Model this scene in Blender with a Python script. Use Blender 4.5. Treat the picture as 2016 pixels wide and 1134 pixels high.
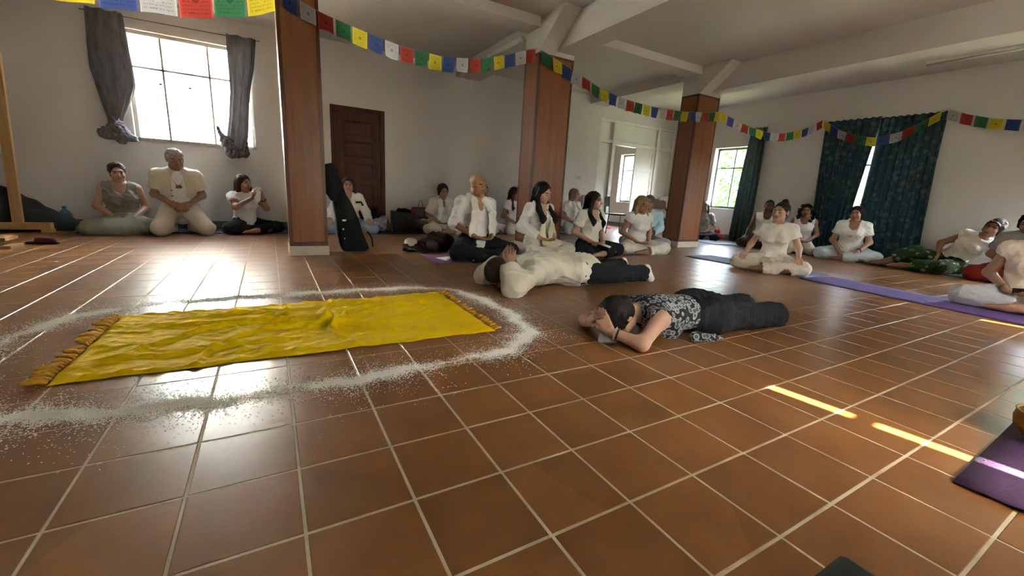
import bpy, bmesh, math, random
import numpy as np
from mathutils import Vector, Matrix
random.seed(7); rng = np.random.default_rng(11)
PI = math.pi
for _o in list(bpy.data.objects): bpy.data.objects.remove(_o)
scene = bpy.context.scene
COL = scene.collection

# ------------------------------------------------------------------ camera, sky, sun, exposure
T = 0.25                                    # one floor tile, metres
CAM = np.array([0.226, -0.897, 0.773]); F_PX = 820.4
YAW, PITCH, ROLL = 0.5285, -0.2237, 0.0574
_f = np.array([math.sin(YAW)*math.cos(PITCH), math.cos(YAW)*math.cos(PITCH), math.sin(PITCH)])
_r = np.array([math.cos(YAW), -math.sin(YAW), 0.0]); _u = np.cross(_r, _f)
R_ = math.cos(ROLL)*_r + math.sin(ROLL)*_u; U_ = -math.sin(ROLL)*_r + math.cos(ROLL)*_u
cam_d = bpy.data.cameras.new('camera'); cam = bpy.data.objects.new('camera', cam_d); COL.objects.link(cam)
cam_d.sensor_width = 36.0; cam_d.lens = F_PX/2016*36.0; cam_d.clip_start = 0.02; cam_d.clip_end = 400
cam.matrix_world = Matrix(((R_[0], U_[0], -_f[0], CAM[0]), (R_[1], U_[1], -_f[1], CAM[1]), (R_[2], U_[2], -_f[2], CAM[2]), (0, 0, 0, 1)))
scene.camera = cam
scene.view_settings.view_transform = 'Standard'; scene.view_settings.look = 'None'
scene.view_settings.gamma = 1.0; scene.view_settings.use_curve_mapping = False
scene.view_settings.exposure = 3.45

scene.cycles.caustics_refractive = False; scene.cycles.sample_clamp_indirect = 6.0
SUN_TRAVEL = Vector((-0.135, 1.0, -0.99)).normalized()
sun_d = bpy.data.lights.new('sun', 'SUN'); sun_d.energy = 14.0; sun_d.angle = 0.009; sun_d.color = (1.0, 0.90, 0.76)
sun = bpy.data.objects.new('sun', sun_d); COL.objects.link(sun)
sun.rotation_euler = SUN_TRAVEL.to_track_quat('-Z', 'Y').to_euler(); sun.location = (2, -12, 12)
world = bpy.data.worlds.new('world'); scene.world = world; world.use_nodes = True
wn = world.node_tree.nodes; wl = world.node_tree.links; wn.clear()
_sky = wn.new('ShaderNodeTexSky'); _sky.sky_type = 'NISHITA'; _sky.sun_disc = False
_sky.sun_elevation = math.radians(44.5); _sky.sun_rotation = math.radians(172); _sky.air_density = 1.0; _sky.dust_density = 2.0
_bg = wn.new('ShaderNodeBackground'); _bg.inputs['Strength'].default_value = 2.0
_wo = wn.new('ShaderNodeOutputWorld'); _hs = wn.new('ShaderNodeHueSaturation'); _hs.inputs['Saturation'].default_value = .55; wl.new(_sky.outputs[0], _hs.inputs['Color']); wl.new(_hs.outputs[0], _bg.inputs[0]); wl.new(_bg.outputs[0], _wo.inputs[0])

# ------------------------------------------------------------------ materials
MATS = {}
def node_mat(name):
    m = bpy.data.materials.new(name); m.use_nodes = True
    nt = m.node_tree; return m, nt, nt.nodes, nt.links, nt.nodes['Principled BSDF']
def mat(name, col, rough=0.6, var=0.08, scale=12.0, bump=0.0, bscale=60.0, metal=0.0, sheen=0.0, stretch=None, spec=None, trans=None):
    """plain procedural surface: colour with slight noise variation and an optional fine relief"""
    if name in MATS: return MATS[name]
    m, nt, N, L, b = node_mat(name)
    tc = N.new('ShaderNodeTexCoord'); mp = N.new('ShaderNodeMapping'); L.new(tc.outputs['Object'], mp.inputs[0])
    if stretch: mp.inputs['Scale'].default_value = stretch
    nz = N.new('ShaderNodeTexNoise'); nz.inputs['Scale'].default_value = scale; nz.inputs['Detail'].default_value = 4
    L.new(mp.outputs[0], nz.inputs['Vector'])
    cr = N.new('ShaderNodeValToRGB'); c = np.array(col)
    cr.color_ramp.elements[0].position = 0.3; cr.color_ramp.elements[1].position = 0.7
    cr.color_ramp.elements[0].color = (*np.clip(c*(1-var), 0, 1), 1); cr.color_ramp.elements[1].color = (*np.clip(c*(1+var), 0, 1), 1)
    L.new(nz.outputs[0], cr.inputs[0]); L.new(cr.outputs[0], b.inputs['Base Color'])
    b.inputs['Roughness'].default_value = rough; b.inputs['Metallic'].default_value = metal
    if spec is not None: b.inputs['Specular IOR Level'].default_value = spec
    if sheen: b.inputs['Sheen Weight'].default_value = sheen
    if bump:
        n2 = N.new('ShaderNodeTexNoise'); n2.inputs['Scale'].default_value = bscale; n2.inputs['Detail'].default_value = 3
        L.new(mp.outputs[0], n2.inputs['Vector'])
        bp = N.new('ShaderNodeBump'); bp.inputs['Strength'].default_value = bump; bp.inputs['Distance'].default_value = 0.01
        L.new(n2.outputs[0], bp.inputs['Height']); L.new(bp.outputs[0], b.inputs['Normal'])
    if trans:      # thin cloth lets some light through
        tr = N.new('ShaderNodeBsdfTranslucent'); L.new(cr.outputs[0], tr.inputs[0])
        mx = N.new('ShaderNodeMixShader'); mx.inputs[0].default_value = trans
        L.new(b.outputs[0], mx.inputs[1]); L.new(tr.outputs[0], mx.inputs[2]); L.new(mx.outputs[0], N['Material Output'].inputs[0])
    MATS[name] = m; return m

# ------------------------------------------------------------------ mesh helpers
class MB:
    """collects boxes / tubes / loose polygons; build() links them as one mesh object"""
    def __init__(s): s.v = []; s.f = []
    def add(s, vs, fs):
        o = len(s.v); s.v += [tuple(map(float, v)) for v in vs]; s.f += [tuple(i+o for i in f) for f in fs]; return s
    def box(s, a, b, bev=0.0):
        x0, y0, z0 = [min(p, q) for p, q in zip(a, b)]; x1, y1, z1 = [max(p, q) for p, q in zip(a, b)]
        if not bev:
            vs = [(x, y, z) for z in (z0, z1) for y in (y0, y1) for x in (x0, x1)]
            return s.add(vs, [(0, 2, 3, 1), (4, 5, 7, 6), (0, 1, 5, 4), (2, 6, 7, 3), (0, 4, 6, 2), (1, 3, 7, 5)])
        bm = bmesh.new(); bmesh.ops.create_cube(bm, size=1.0)
        for v in bm.verts: v.co = ((x0+x1)/2+v.co.x*(x1-x0), (y0+y1)/2+v.co.y*(y1-y0), (z0+z1)/2+v.co.z*(z1-z0))
        bmesh.ops.bevel(bm, geom=bm.edges[:], offset=bev, segments=2, affect='EDGES', profile=0.5)
        bm.verts.index_update()
        s.add([v.co[:] for v in bm.verts], [[v.index for v in f.verts] for f in bm.faces]); bm.free(); return s
    def tube(s, pts, r, n=8, caps=True, flat=1.0):
        pts = [np.array(p, float) for p in pts]; rr = r if hasattr(r, '__len__') else [r]*len(pts); rings = []
        up = np.array([0.0, 0.0, 1.0]); prev = None
        for i, p in enumerate(pts):
            t = pts[min(i+1, len(pts)-1)]-pts[max(i-1, 0)]; t = t/(np.linalg.norm(t)+1e-9)
            a = prev if prev is not None else (np.cross(t, up) if abs(t[2]) < .95 else np.cross(t, np.array([1.0, 0, 0])))
            a = a-t*np.dot(a, t); a /= np.linalg.norm(a)+1e-9; b = np.cross(t, a); prev = a
            rings.append([p+rr[i]*(math.cos(2*PI*k/n)*a+flat*math.sin(2*PI*k/n)*b) for k in range(n)])
        vs = [v for q in rings for v in q]; fs = []
        for i in range(len(pts)-1):
            for k in range(n): fs.append((i*n+k, i*n+(k+1) % n, (i+1)*n+(k+1) % n, (i+1)*n+k))
        if caps: fs.append(tuple(range(n))[::-1]); fs.append(tuple((len(pts)-1)*n+k for k in range(n)))
        return s.add(vs, fs)
    def lathe(s, prof, c=(0, 0, 0), n=20):
        vs = []; fs = []
        for r, z in prof:
            for k in range(n): vs.append((c[0]+r*math.cos(2*PI*k/n), c[1]+r*math.sin(2*PI*k/n), c[2]+z))
        for i in range(len(prof)-1):
            for k in range(n): fs.append((i*n+k, i*n+(k+1) % n, (i+1)*n+(k+1) % n, (i+1)*n+k))
        fs.append(tuple(range(n))[::-1]); fs.append(tuple((len(prof)-1)*n+k for k in range(n)))
        return s.add(vs, fs)
    def prism(s, poly, axis, a, b):
        """extrude a 2D polygon along axis (0,1,2) from a to b; poly gives the two other coordinates in order"""
        n = len(poly); vs = []
        for t in (a, b):
            for p in poly:
                q = list(p); q.insert(axis, t); vs.append(q)
        fs = [tuple(range(n))[::-1], tuple(range(n, 2*n))]+[(k, (k+1) % n, n+(k+1) % n, n+k) for k in range(n)]
        return s.add(vs, fs)
    def mesh(s, name, m, smooth=False):
        me = bpy.data.meshes.new(name); me.from_pydata(s.v, [], s.f); me.update()
        bm = bmesh.new(); bm.from_mesh(me); bmesh.ops.recalc_face_normals(bm, faces=bm.faces[:]); bm.to_mesh(me); bm.free()
        if m: me.materials.append(m)
        if smooth: me.polygons.foreach_set('use_smooth', [True]*len(me.polygons))
        return me
    def build(s, name, m, parent=None, smooth=False, loc=None):
        return link(name, s.mesh(name, m, smooth), parent, loc)
def link(name, me, parent=None, loc=None):
    o = bpy.data.objects.new(name, me); COL.objects.link(o)
    if parent is not None: o.parent = parent
    if loc is not None: o.location = loc
    return o
def empty(name, loc=(0, 0, 0), rz=0.0):
    o = bpy.data.objects.new(name, None); COL.objects.link(o); o.location = loc; o.rotation_euler = (0, 0, rz); o.empty_display_size = .1
    return o
def tag(o, label, cat, group=None):
    o['label'] = label; o['category'] = cat
    if group: o['group'] = group
    return o
def struct(o, label=None):
    o['kind'] = 'structure'
    if label: o['label'] = label
    return o
def np_mesh(name, V, Q, m=None, smooth=True, colors=None):
    me = bpy.data.meshes.new(name); nq, k = Q.shape
    me.vertices.add(len(V)); me.vertices.foreach_set('co', np.ascontiguousarray(V, np.float32).ravel())
    me.loops.add(nq*k); me.loops.foreach_set('vertex_index', np.ascontiguousarray(Q, np.int32).ravel())
    me.polygons.add(nq); me.polygons.foreach_set('loop_start', np.arange(0, nq*k, k, dtype=np.int32))
    me.polygons.foreach_set('use_smooth', np.full(nq, smooth)); me.update(calc_edges=True)
    if colors is not None:
        ca = me.color_attributes.new('Col', 'FLOAT_COLOR', 'POINT'); ca.data.foreach_set('color', np.ascontiguousarray(np.c_[colors, np.ones(len(V))], np.float32).ravel())
    if m: me.materials.append(m)
    return me
def wall_pieces(axis, p0, p1, u0, u1, z0, z1, holes):
    """a wall slab with rectangular openings: normal along axis from p0 to p1; holes = (ua, ub, za, zb)"""
    us = sorted({u0, u1, *[h[0] for h in holes], *[h[1] for h in holes]}); zs = sorted({z0, z1, *[h[2] for h in holes], *[h[3] for h in holes]})
    mb = MB()
    for a, b in zip(us, us[1:]):
        run = None
        for c, d in zip(zs, zs[1:]):
            um, zm = (a+b)/2, (c+d)/2
            if any(h[0] < um < h[1] and h[2] < zm < h[3] for h in holes):
                if run: _wbox(mb, axis, p0, p1, a, b, *run); run = None
            else: run = (run[0] if run else c, d)
        if run: _wbox(mb, axis, p0, p1, a, b, *run)
    return mb
def _wbox(mb, axis, p0, p1, a, b, c, d):
    if axis == 1: mb.box((a, p0, c), (b, p1, d))
    else: mb.box((p0, a, c), (p1, b, d))
# ------------------------------------------------------------------ structure materials
def wall_mat():
    m, nt, N, L, b = node_mat('white_plaster')
    tc = N.new('ShaderNodeTexCoord'); nz = N.new('ShaderNodeTexNoise'); nz.inputs['Scale'].default_value = 0.9; nz.inputs['Detail'].default_value = 6
    L.new(tc.outputs['Object'], nz.inputs['Vector']); cr = N.new('ShaderNodeValToRGB')
    cr.color_ramp.elements[0].color = (0.55, 0.525, 0.50, 1); cr.color_ramp.elements[1].color = (0.62, 0.59, 0.565, 1)
    L.new(nz.outputs[0], cr.inputs[0]); L.new(cr.outputs[0], b.inputs['Base Color']); b.inputs['Roughness'].default_value = 0.85
    n2 = N.new('ShaderNodeTexNoise'); n2.inputs['Scale'].default_value = 90; L.new(tc.outputs['Object'], n2.inputs['Vector'])
    bp = N.new('ShaderNodeBump'); bp.inputs['Strength'].default_value = 0.12; bp.inputs['Distance'].default_value = 0.004
    L.new(n2.outputs[0], bp.inputs['Height']); L.new(bp.outputs[0], b.inputs['Normal']); return m
M_WALL = wall_mat()
M_CEIL = mat('ceiling_paint', (0.52, 0.485, 0.455), 0.8, 0.03, 2.0)
M_BASEB = mat('grey_green_baseboard', (0.10, 0.13, 0.13), 0.45, 0.08, 5)
M_WHITEPAINT = mat('white_gloss_paint', (0.66, 0.64, 0.59), 0.35, 0.04, 4)
M_GROUT = mat('cement_grout', (0.52, 0.44, 0.32), 0.75, 0.2, 9, bump=0.3, bscale=200)
def tile_mat():
    m, nt, N, L, b = node_mat('terracotta_tile')
    geo = N.new('ShaderNodeNewGeometry')
    def vm(op, a, v):
        n = N.new('ShaderNodeVectorMath'); n.operation = op; L.new(a, n.inputs[0])
        if v is not None: n.inputs[1].default_value = v
        return n.outputs[0]
    cell = vm('FLOOR', vm('MULTIPLY', geo.outputs['Position'], (1/T, 1/T, 0.0)), None)
    wn_ = N.new('ShaderNodeTexWhiteNoise'); L.new(cell, wn_.inputs['Vector'])
    nz = N.new('ShaderNodeTexNoise'); nz.inputs['Scale'].default_value = 4.5; nz.inputs['Detail'].default_value = 7; nz.inputs['Roughness'].default_value = .62
    L.new(geo.outputs['Position'], nz.inputs['Vector'])
    cr = N.new('ShaderNodeValToRGB'); e = cr.color_ramp.elements
    e[0].position = .28; e[0].color = (0.165, 0.064, 0.017, 1); e[1].position = .72; e[1].color = (0.250, 0.104, 0.030, 1)
    L.new(nz.outputs[0], cr.inputs[0])
    hsv = N.new('ShaderNodeHueSaturation'); L.new(cr.outputs[0], hsv.inputs['Color'])
    mr = N.new('ShaderNodeMapRange'); mr.inputs[3].default_value = .86; mr.inputs[4].default_value = 1.14
    L.new(wn_.outputs['Value'], mr.inputs[0]); L.new(mr.outputs[0], hsv.inputs['Value'])
    # faint pale smudges and scratches, a dull film on the glaze
    n3 = N.new('ShaderNodeTexNoise'); n3.inputs['Scale'].default_value = 1.7; n3.inputs['Detail'].default_value = 3; n3.inputs['Roughness'].default_value = .5
    L.new(geo.outputs['Position'], n3.inputs['Vector'])
    c3 = N.new('ShaderNodeValToRGB'); c3.color_ramp.elements[0].position = .55; c3.color_ramp.elements[1].position = .85
    L.new(n3.outputs[0], c3.inputs[0])
    sm = N.new('ShaderNodeMath'); sm.operation = 'MULTIPLY'; sm.inputs[1].default_value = .07; L.new(c3.outputs[0], sm.inputs[0])
    mx = N.new('ShaderNodeMixRGB'); mx.inputs[2].default_value = (0.36, 0.25, 0.18, 1); L.new(sm.outputs[0], mx.inputs[0]); L.new(hsv.outputs[0], mx.inputs[1])
    L.new(mx.outputs[0], b.inputs['Base Color'])
    b.inputs['Roughness'].default_value = .28
    b.inputs['Specular IOR Level'].default_value = 0.55
    n5 = N.new('ShaderNodeTexNoise'); n5.inputs['Scale'].default_value = 11; n5.inputs['Detail'].default_value = 5; L.new(geo.outputs['Position'], n5.inputs['Vector'])
    bp = N.new('ShaderNodeBump'); bp.inputs['Strength'].default_value = .04; bp.inputs['Distance'].default_value = .004
    L.new(n5.outputs[0], bp.inputs['Height']); L.new(bp.outputs[0], b.inputs['Normal']); return m
M_TILE = tile_mat()
def wood_mat(name, c0, c1, rough=0.35, scale=1.0, axis=2):
    m, nt, N, L, b = node_mat(name)
    tc = N.new('ShaderNodeTexCoord'); mp = N.new('ShaderNodeMapping'); sc = [34.0*scale]*3; sc[axis] = 1.3*scale; mp.inputs['Scale'].default_value = sc
    L.new(tc.outputs['Object'], mp.inputs[0])
    nz = N.new('ShaderNodeTexNoise'); nz.inputs['Scale'].default_value = 1; nz.inputs['Detail'].default_value = 5; nz.inputs['Distortion'].default_value = .4
    L.new(mp.outputs[0], nz.inputs['Vector']); cr = N.new('ShaderNodeValToRGB'); e = cr.color_ramp.elements
    e[0].position = .3; e[0].color = (*c0, 1); e[1].position = .7; e[1].color = (*c1, 1); L.new(nz.outputs[0], cr.inputs[0])
    L.new(cr.outputs[0], b.inputs['Base Color']); b.inputs['Roughness'].default_value = rough
    bp = N.new('ShaderNodeBump'); bp.inputs['Strength'].default_value = .15; bp.inputs['Distance'].default_value = .003; L.new(nz.outputs[0], bp.inputs['Height']); L.new(bp.outputs[0], b.inputs['Normal']); return m
M_COLW = wood_mat('column_veneer', (0.165, 0.058, 0.019), (0.245, 0.092, 0.031), .32)
M_COLE = wood_mat('column_edge_wood', (0.075, 0.024, 0.011), (0.115, 0.037, 0.016), .35)
M_DOOR = wood_mat('dark_door_wood', (0.042, 0.012, 0.005), (0.090, 0.028, 0.011), .5)
M_DOOR.node_tree.nodes['Principled BSDF'].inputs['Specular IOR Level'].default_value = .2
M_PINE = wood_mat('pine_wood', (0.30, 0.165, 0.06), (0.42, 0.25, 0.10), .5)
def glass_mat():
    m, nt, N, L, b = node_mat('window_glass')
    tr = N.new('ShaderNodeBsdfTransparent'); gl = N.new('ShaderNodeBsdfGlossy'); gl.inputs['Roughness'].default_value = .02
    mx = N.new('ShaderNodeMixShader'); mx.inputs[0].default_value = .06; tr.inputs[0].default_value = (.95, .97, .96, 1)
    L.new(tr.outputs[0], mx.inputs[1]); L.new(gl.outputs[0], mx.inputs[2]); L.new(mx.outputs[0], N['Material Output'].inputs[0]); return m
M_GLASS = glass_mat()
M_STEELF = mat('window_steel_paint', (0.10, 0.115, 0.10), .5, .1, 20)
M_STEELL = mat('window_cream_paint', (0.42, 0.40, 0.34), .5, .1, 20)

X0, X1, Y0, Y1, ZC = -3.4, 9.25, -1.785, 6.80, 2.93
# ------------------------------------------------------------------ floor: grout bed and single tiles
floor = MB().box((X0-.3, Y0-.3, -.12), (X1+.3, 10.3, -0.0012)).build('floor', M_GROUT)
struct(floor, 'terracotta tiled floor with pale cement joints')
g = .0029; tb = MB(); hw = T/2-g
tb.add([(-hw, -hw, -.012), (hw, -hw, -.012), (hw, hw, -.012), (-hw, hw, -.012), (-hw, -hw, -.0015), (hw, -hw, -.0015), (hw, hw, -.0015), (-hw, hw, -.0015),
        (-hw+.0025, -hw+.0025, 0), (hw-.0025, -hw+.0025, 0), (hw-.0025, hw-.0025, 0), (-hw+.0025, hw-.0025, 0)],
       [(0, 1, 5, 4), (1, 2, 6, 5), (2, 3, 7, 6), (3, 0, 4, 7), (4, 5, 9, 8), (5, 6, 10, 9), (6, 7, 11, 10), (7, 4, 8, 11), (8, 9, 10, 11)])
tile_me = tb.mesh('tile', M_TILE)
cells = []
for i in range(int(X0/T)-1, int(X1/T)+1):
    for j in range(int(Y0/T)-1, 41):
        c = np.array([(i+.5)*T, (j+.5)*T, 0]); d = c-CAM; z = d@_f
        if c[0] > X1+.1 or c[0] < X0-.1: continue
        vis = z > .2 and abs(d@R_/z) < 1.32 and -.80 < d@U_/z < .75
        cells.append((z if vis else 99, i, j))
cells.sort(); rest = MB()
for n, (z, i, j) in enumerate(cells):
    tx, ty = random.gauss(0, .0012), random.gauss(0, .0012)
    if n < 300:
        o = link('tile', tile_me, floor, ((i+.5)*T, (j+.5)*T, -abs(random.gauss(0, .0003)))); o.rotation_euler = (tx, ty, 0)
    else:
        rest.add([((i+.5)*T+v[0], (j+.5)*T+v[1], v[2]+(v[1]*tx-v[0]*ty) - .0002) for v in tb.v], tb.f)
o = rest.build('tile_field', M_TILE, floor); o['kind'] = 'stuff'

# ------------------------------------------------------------------ walls, ceiling
struct(MB().box((X0-.3, Y0-.3, ZC), (X1+.35, Y1+.1, ZC+.25)).box((5.0, Y1+.1, ZC), (X1+.35, 10.4, ZC+.25)).build('ceiling', M_CEIL), 'white painted concrete ceiling')
WB = (-1.30, 0.10, 1.19, 2.57)                       # back window
struct(wall_pieces(1, Y1, Y1+.28, X0-.3, 6.79, 0, ZC, [WB, (1.15, 2.01, 0, 2.0)]).box((6.79, Y1, 2.54), (X1, Y1+.2, ZC)).build('wall_back', M_WALL), 'white back wall with window and door')
WR = [(4.62, 5.60, .70, 2.04), (1.93, 3.17, .70, 2.04), (7.42, 8.66, .70, 2.04), (-.85, .40, .70, 2.04)]
struct(wall_pieces(0, X1, X1+.28, Y0-.3, 10.4, 0, ZC, WR).build('wall_right', M_WALL), 'white right wall with curtained windows')
WF = [(1.72, 2.96, .70, 2.04), (4.70, 5.94, .70, 2.04)]
struct(wall_pieces(1, Y0-.28, Y0, X0-.3, X1, 0, ZC, WF).build('wall_front', M_WALL), 'white wall behind the viewer')
struct(MB().box((X0-.28, Y0, 0), (X0, Y1, ZC)).build('wall_left', M_WALL), 'white left wall')
struct(MB().box((4.75, 10.1, 0), (X1, 10.4, ZC)).box((4.75, Y1+.28, 0), (5.0, 10.1, ZC)).build('wall_far', M_WALL), 'white walls of the room beyond the partition')
bb = MB()
for a, b in ((X0, 1.10), (2.06, 6.79)): bb.box((a, Y1-.014, 0), (b, Y1, .115), .003)
struct(bb.build('baseboard_back', M_BASEB), 'grey green baseboard of the back wall')
struct(MB().box((X1-.014, Y0, 0), (X1, Y1-.2, .125), .003).build('baseboard_right', M_BASEB), 'grey baseboard of the right wall')
struct(MB().box((X1-.014, Y1+.2, 0), (X1, 10.1, .10), .003).build('baseboard_far', M_BASEB), 'baseboard of the room beyond')

# ------------------------------------------------------------------ columns and beams
def column(x0, x1, y0, y1, label):
    t = empty('column', ((x0+x1)/2, (y0+y1)/2, 0)); hx, hy = (x1-x0)/2, (y1-y0)/2; zt = 2.53; e = .035
    MB().box((-hx-.008, -hy-.008, 0), (hx+.008, hy+.008, .10), .004).build('plinth', mat('plinth_tile', (.55, .47, .36), .4, .05, 8), t)
    MB().box((-hx+.006, -hy+.006, .10), (hx-.006, hy-.006, zt)).build('core', M_COLE, t)
    for a, b in (((-hx+e, -hy+.002, .14), (hx-e, -hy+.012, zt-.03)), ((-hx+e, hy-.012, .14), (hx-e, hy-.002, zt-.03)),
                 ((-hx+.002, -hy+e, .14), (-hx+.012, hy-e, zt-.03)), ((hx-.012, -hy+e, .14), (hx-.002, hy-e, zt-.03))):
        MB().box(a, b).build('panel', M_COLW, t)
    for sx in (-1, 1):
        for sy in (-1, 1):
            MB().box((sx*hx, sy*hy, .10), (sx*(hx-e), sy*(hy-e), zt), .004).build('corner_strip', M_COLE, t)
    MB().box((-hx-.001, -hy-.001, .10), (hx+.001, hy+.001, .142), .003).build('base_strip', M_COLE, t)
    MB().box((-hx-.001, -hy-.001, zt-.032), (hx+.001, hy+.001, zt), .003).build('top_strip', M_COLE, t)
    tag(t, label, 'column'); return t
COLS = [(.38, .75, 4.025, 4.40), (3.30, 3.855, 4.025, 4.37), (6.43, 6.975, 4.025, 4.37)]
column(*COLS[0], 'wood clad column beside the black guitar case')
column(*COLS[1], 'wood clad column behind the woman with cream scarf')
column(*COLS[2], 'wood clad column farthest right, beside the chair with white clothes')
cap = MB(); yb = MB(); xb = MB()
for (a, b, c, d), bl in zip(COLS, (.47, 3.54, 6.675)):
    cap = MB().box((a, c, 2.53), (b, d, ZC))
    cap.prism([(c, 2.53), (c, ZC), (c-.50, ZC)], 0, a, bl)
    struct(cap.build('trim_1', M_CEIL), 'plastered column head with sloping haunch')
    struct(MB().box((bl, Y0, 2.585), (b, c, ZC)).build('trim_2', M_CEIL), 'deep plastered ceiling beam running towards the viewer')
    if a > 1: struct(MB().box((a, d, 2.765), (b-.1, Y1, ZC)).build('trim_3', M_CEIL), 'shallow plastered ceiling beam running to the back wall')
for a, b in ((X0, .38), (.75, 3.30), (3.855, 6.43)):
    struct(MB().box((a, 4.03, 2.815), (b, 4.33, ZC)).build('trim_4', M_CEIL), 'shallow cross beam between columns')

# ------------------------------------------------------------------ windows
def window(name, axis, p, u0, u1, z0, z1, ubars, zbars, m, label, fw=.045, bw=.026, depth=.035):
    """steel window: frame, glazing bars and one pane per opening; axis = wall normal, p = position along it"""
    t = empty(name, (0, 0, 0)); struct(t, label)
    def bx(ua, ub, za, zb, dd, nm, mm, par=t):
        return (MB().box((ua, p-dd, za), (ub, p+dd, zb)) if axis == 1 else MB().box((p-dd, ua, za), (p+dd, ub, zb))).build(nm, mm, par)
    fr = MB()
    for ua, ub, za, zb in ((u0, u1, z0, z0+fw), (u0, u1, z1-fw, z1), (u0, u0+fw, z0, z1), (u1-fw, u1, z0, z1)):
        (fr.box((ua, p-depth, za), (ub, p+depth, zb)) if axis == 1 else fr.box((p-depth, ua, za), (p+depth, ub, zb)))
    fr.build('window_frame', m, t)
    for u in ubars: bx(u-bw/2, u+bw/2, z0+fw, z1-fw, depth*.7, 'glazing_bar', m)
    for z in zbars: bx(u0+fw, u1-fw, z-bw/2, z+bw/2, depth*.7, 'glazing_bar', m)
    us = [u0+fw]+list(ubars)+[u1-fw]; zs = [z0+fw]+list(zbars)+[z1-fw]
    for a, b in zip(us, us[1:]):
        for c, d in zip(zs, zs[1:]): bx(a, b, c, d, .002, 'pane', M_GLASS)
    return t
window('window_1', 1, Y1+.10, *WB, [-.93, -.41], [2.13], M_STEELL, 'large bright window in the back wall')
window('window_2', 0, X1+.16, *WR[0], [5.16], [1.60], M_STEELF, 'window onto green trees beside the narrow curtain')
window('window_3', 0, X1+.16, *WR[1], [2.35, 2.75], [1.60], M_STEELF, 'window behind the wide dark curtains')
window('window_4', 0, X1+.16, *WR[2], [8.24, 7.84], [1.60], M_STEELF, 'bright window of the room beyond the partition')
window('window_5', 0, X1+.16, *WR[3], [-.43, -.02], [1.60], M_STEELF, 'uncurtained window beside the viewer')
for k, w in enumerate(WF): window('window_%d' % (8+k), 1, Y0-.16, *w, [w[0]+.41, w[0]+.83], [1.60], M_STEELF, 'window behind the viewer')
struct(MB().box((WB[0], Y1+.0, WB[2]-.02), (WB[1], Y1+.28, WB[2]), .004).build('trim_5', M_WHITEPAINT), 'white window sill')
for w in WR: struct(MB().box((X1-.005, w[0], w[2]-.025), (X1+.28, w[1], w[2]), .004).build('trim_6', M_WHITEPAINT), 'white window sill of the right wall')

# ------------------------------------------------------------------ dark wooden door
d1 = empty('door_1', (1.58, Y1, 0)); struct(d1, 'dark brown panelled wooden door in the back wall')
MB().box((-.43, -.02, 0), (-.36, .2, 2.0), .004).box((.36, -.02, 0), (.43, .2, 2.0), .004).box((-.36, -.02, 1.93), (.36, .2, 2.0), .004).build('door_frame', M_DOOR, d1)
lf = MB()
for a, b in ((-.36, -.235), (.235, .36)): lf.box((a, .03, .005), (b, .07, 1.93), .002)
zs = [.005, .20, .52, .60, .92, 1.00, 1.30, 1.37, 1.75, 1.93]
zr = [(.005, .13), (.42, .50), (.78, .86), (1.13, 1.21), (1.47, 1.55), (1.80, 1.93)]
for a, b in zr: lf.box((-.235, .03, a), (.235, .07, b), .002)
leaf = lf.build('door_leaf', M_DOOR, d1)
for (a, b), (c, d) in zip(zr, zr[1:]):
    MB().box((-.235, .048, b), (.235, .062, c)).add([(-.20, .040, b+.035), (.20, .040, b+.035), (.20, .040, c-.035), (-.20, .040, c-.035), (-.235, .048, b), (.235, .048, b), (.235, .048, c), (-.235, .048, c)],
        [(0, 1, 2, 3), (4, 5, 1, 0), (5, 6, 2, 1), (6, 7, 3, 2), (7, 4, 0, 3)]).build('door_panel', M_DOOR, leaf)
MB().box((.27, .015, .93), (.31, .031, 1.14), .004).tube([(.29, .02, 1.06), (.29, -.03, 1.06), (.20, -.035, 1.06)], .009).build('door_handle', mat('black_iron', (.012, .012, .012), .4, .1, 30, metal=.6), leaf)

# ------------------------------------------------------------------ white timber partition with double door to the next room
d2 = empty('door_2', (0, Y1, 0)); struct(d2, 'white painted timber partition with a half open double door')
def pb(a, b, c, d, y0, y1, nm, bev=.004, par=d2): return MB().box((a, y0, c), (b, y1, d), bev).build(nm, M_WHITEPAINT, par)
for a, b in ((6.79, 6.84), (7.19, 7.28), (8.64, 8.73), (9.19, 9.25)): pb(a, b, 0, 2.54, .0, .14, 'post')
for a, b, c, d in ((6.84, 7.19, 2.02, 2.10), (7.28, 8.64, 2.0, 2.09), (8.73, 9.19, 2.02, 2.08), (6.84, 9.19, 2.48, 2.54), (6.84, 7.19, 0, .12), (8.73, 9.19, 0, .12)): pb(a, b, c, d, .01, .12, 'rail')
for a, b, c, d in ((6.84, 7.19, .12, 2.02), (6.84, 7.19, 2.10, 2.48), (7.28, 8.64, 2.09, 2.48), (8.73, 9.19, .12, 2.02), (8.73, 9.19, 2.08, 2.48)): pb(a, b, c, d, .06, .08, 'panel', 0)
lf = MB()
for a, b, c, d in ((7.985, 8.07, .01, 2.0), (8.56, 8.64, .01, 2.0), (8.07, 8.56, .01, .12), (8.07, 8.56, .52, .60), (8.07, 8.56, 1.0, 1.08), (8.07, 8.56, 1.46, 1.54), (8.07, 8.56, 1.90, 2.0)): lf.box((a, .03, c), (b, .07, d), .003)
leaf2 = lf.build('door_leaf', M_WHITEPAINT, d2)
for c, d in ((.12, .52), (.60, 1.0), (1.08, 1.46), (1.54, 1.90)): MB().box((8.07, .045, c), (8.56, .058, d)).build('door_panel', M_WHITEPAINT, leaf2)
lf = MB()
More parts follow.
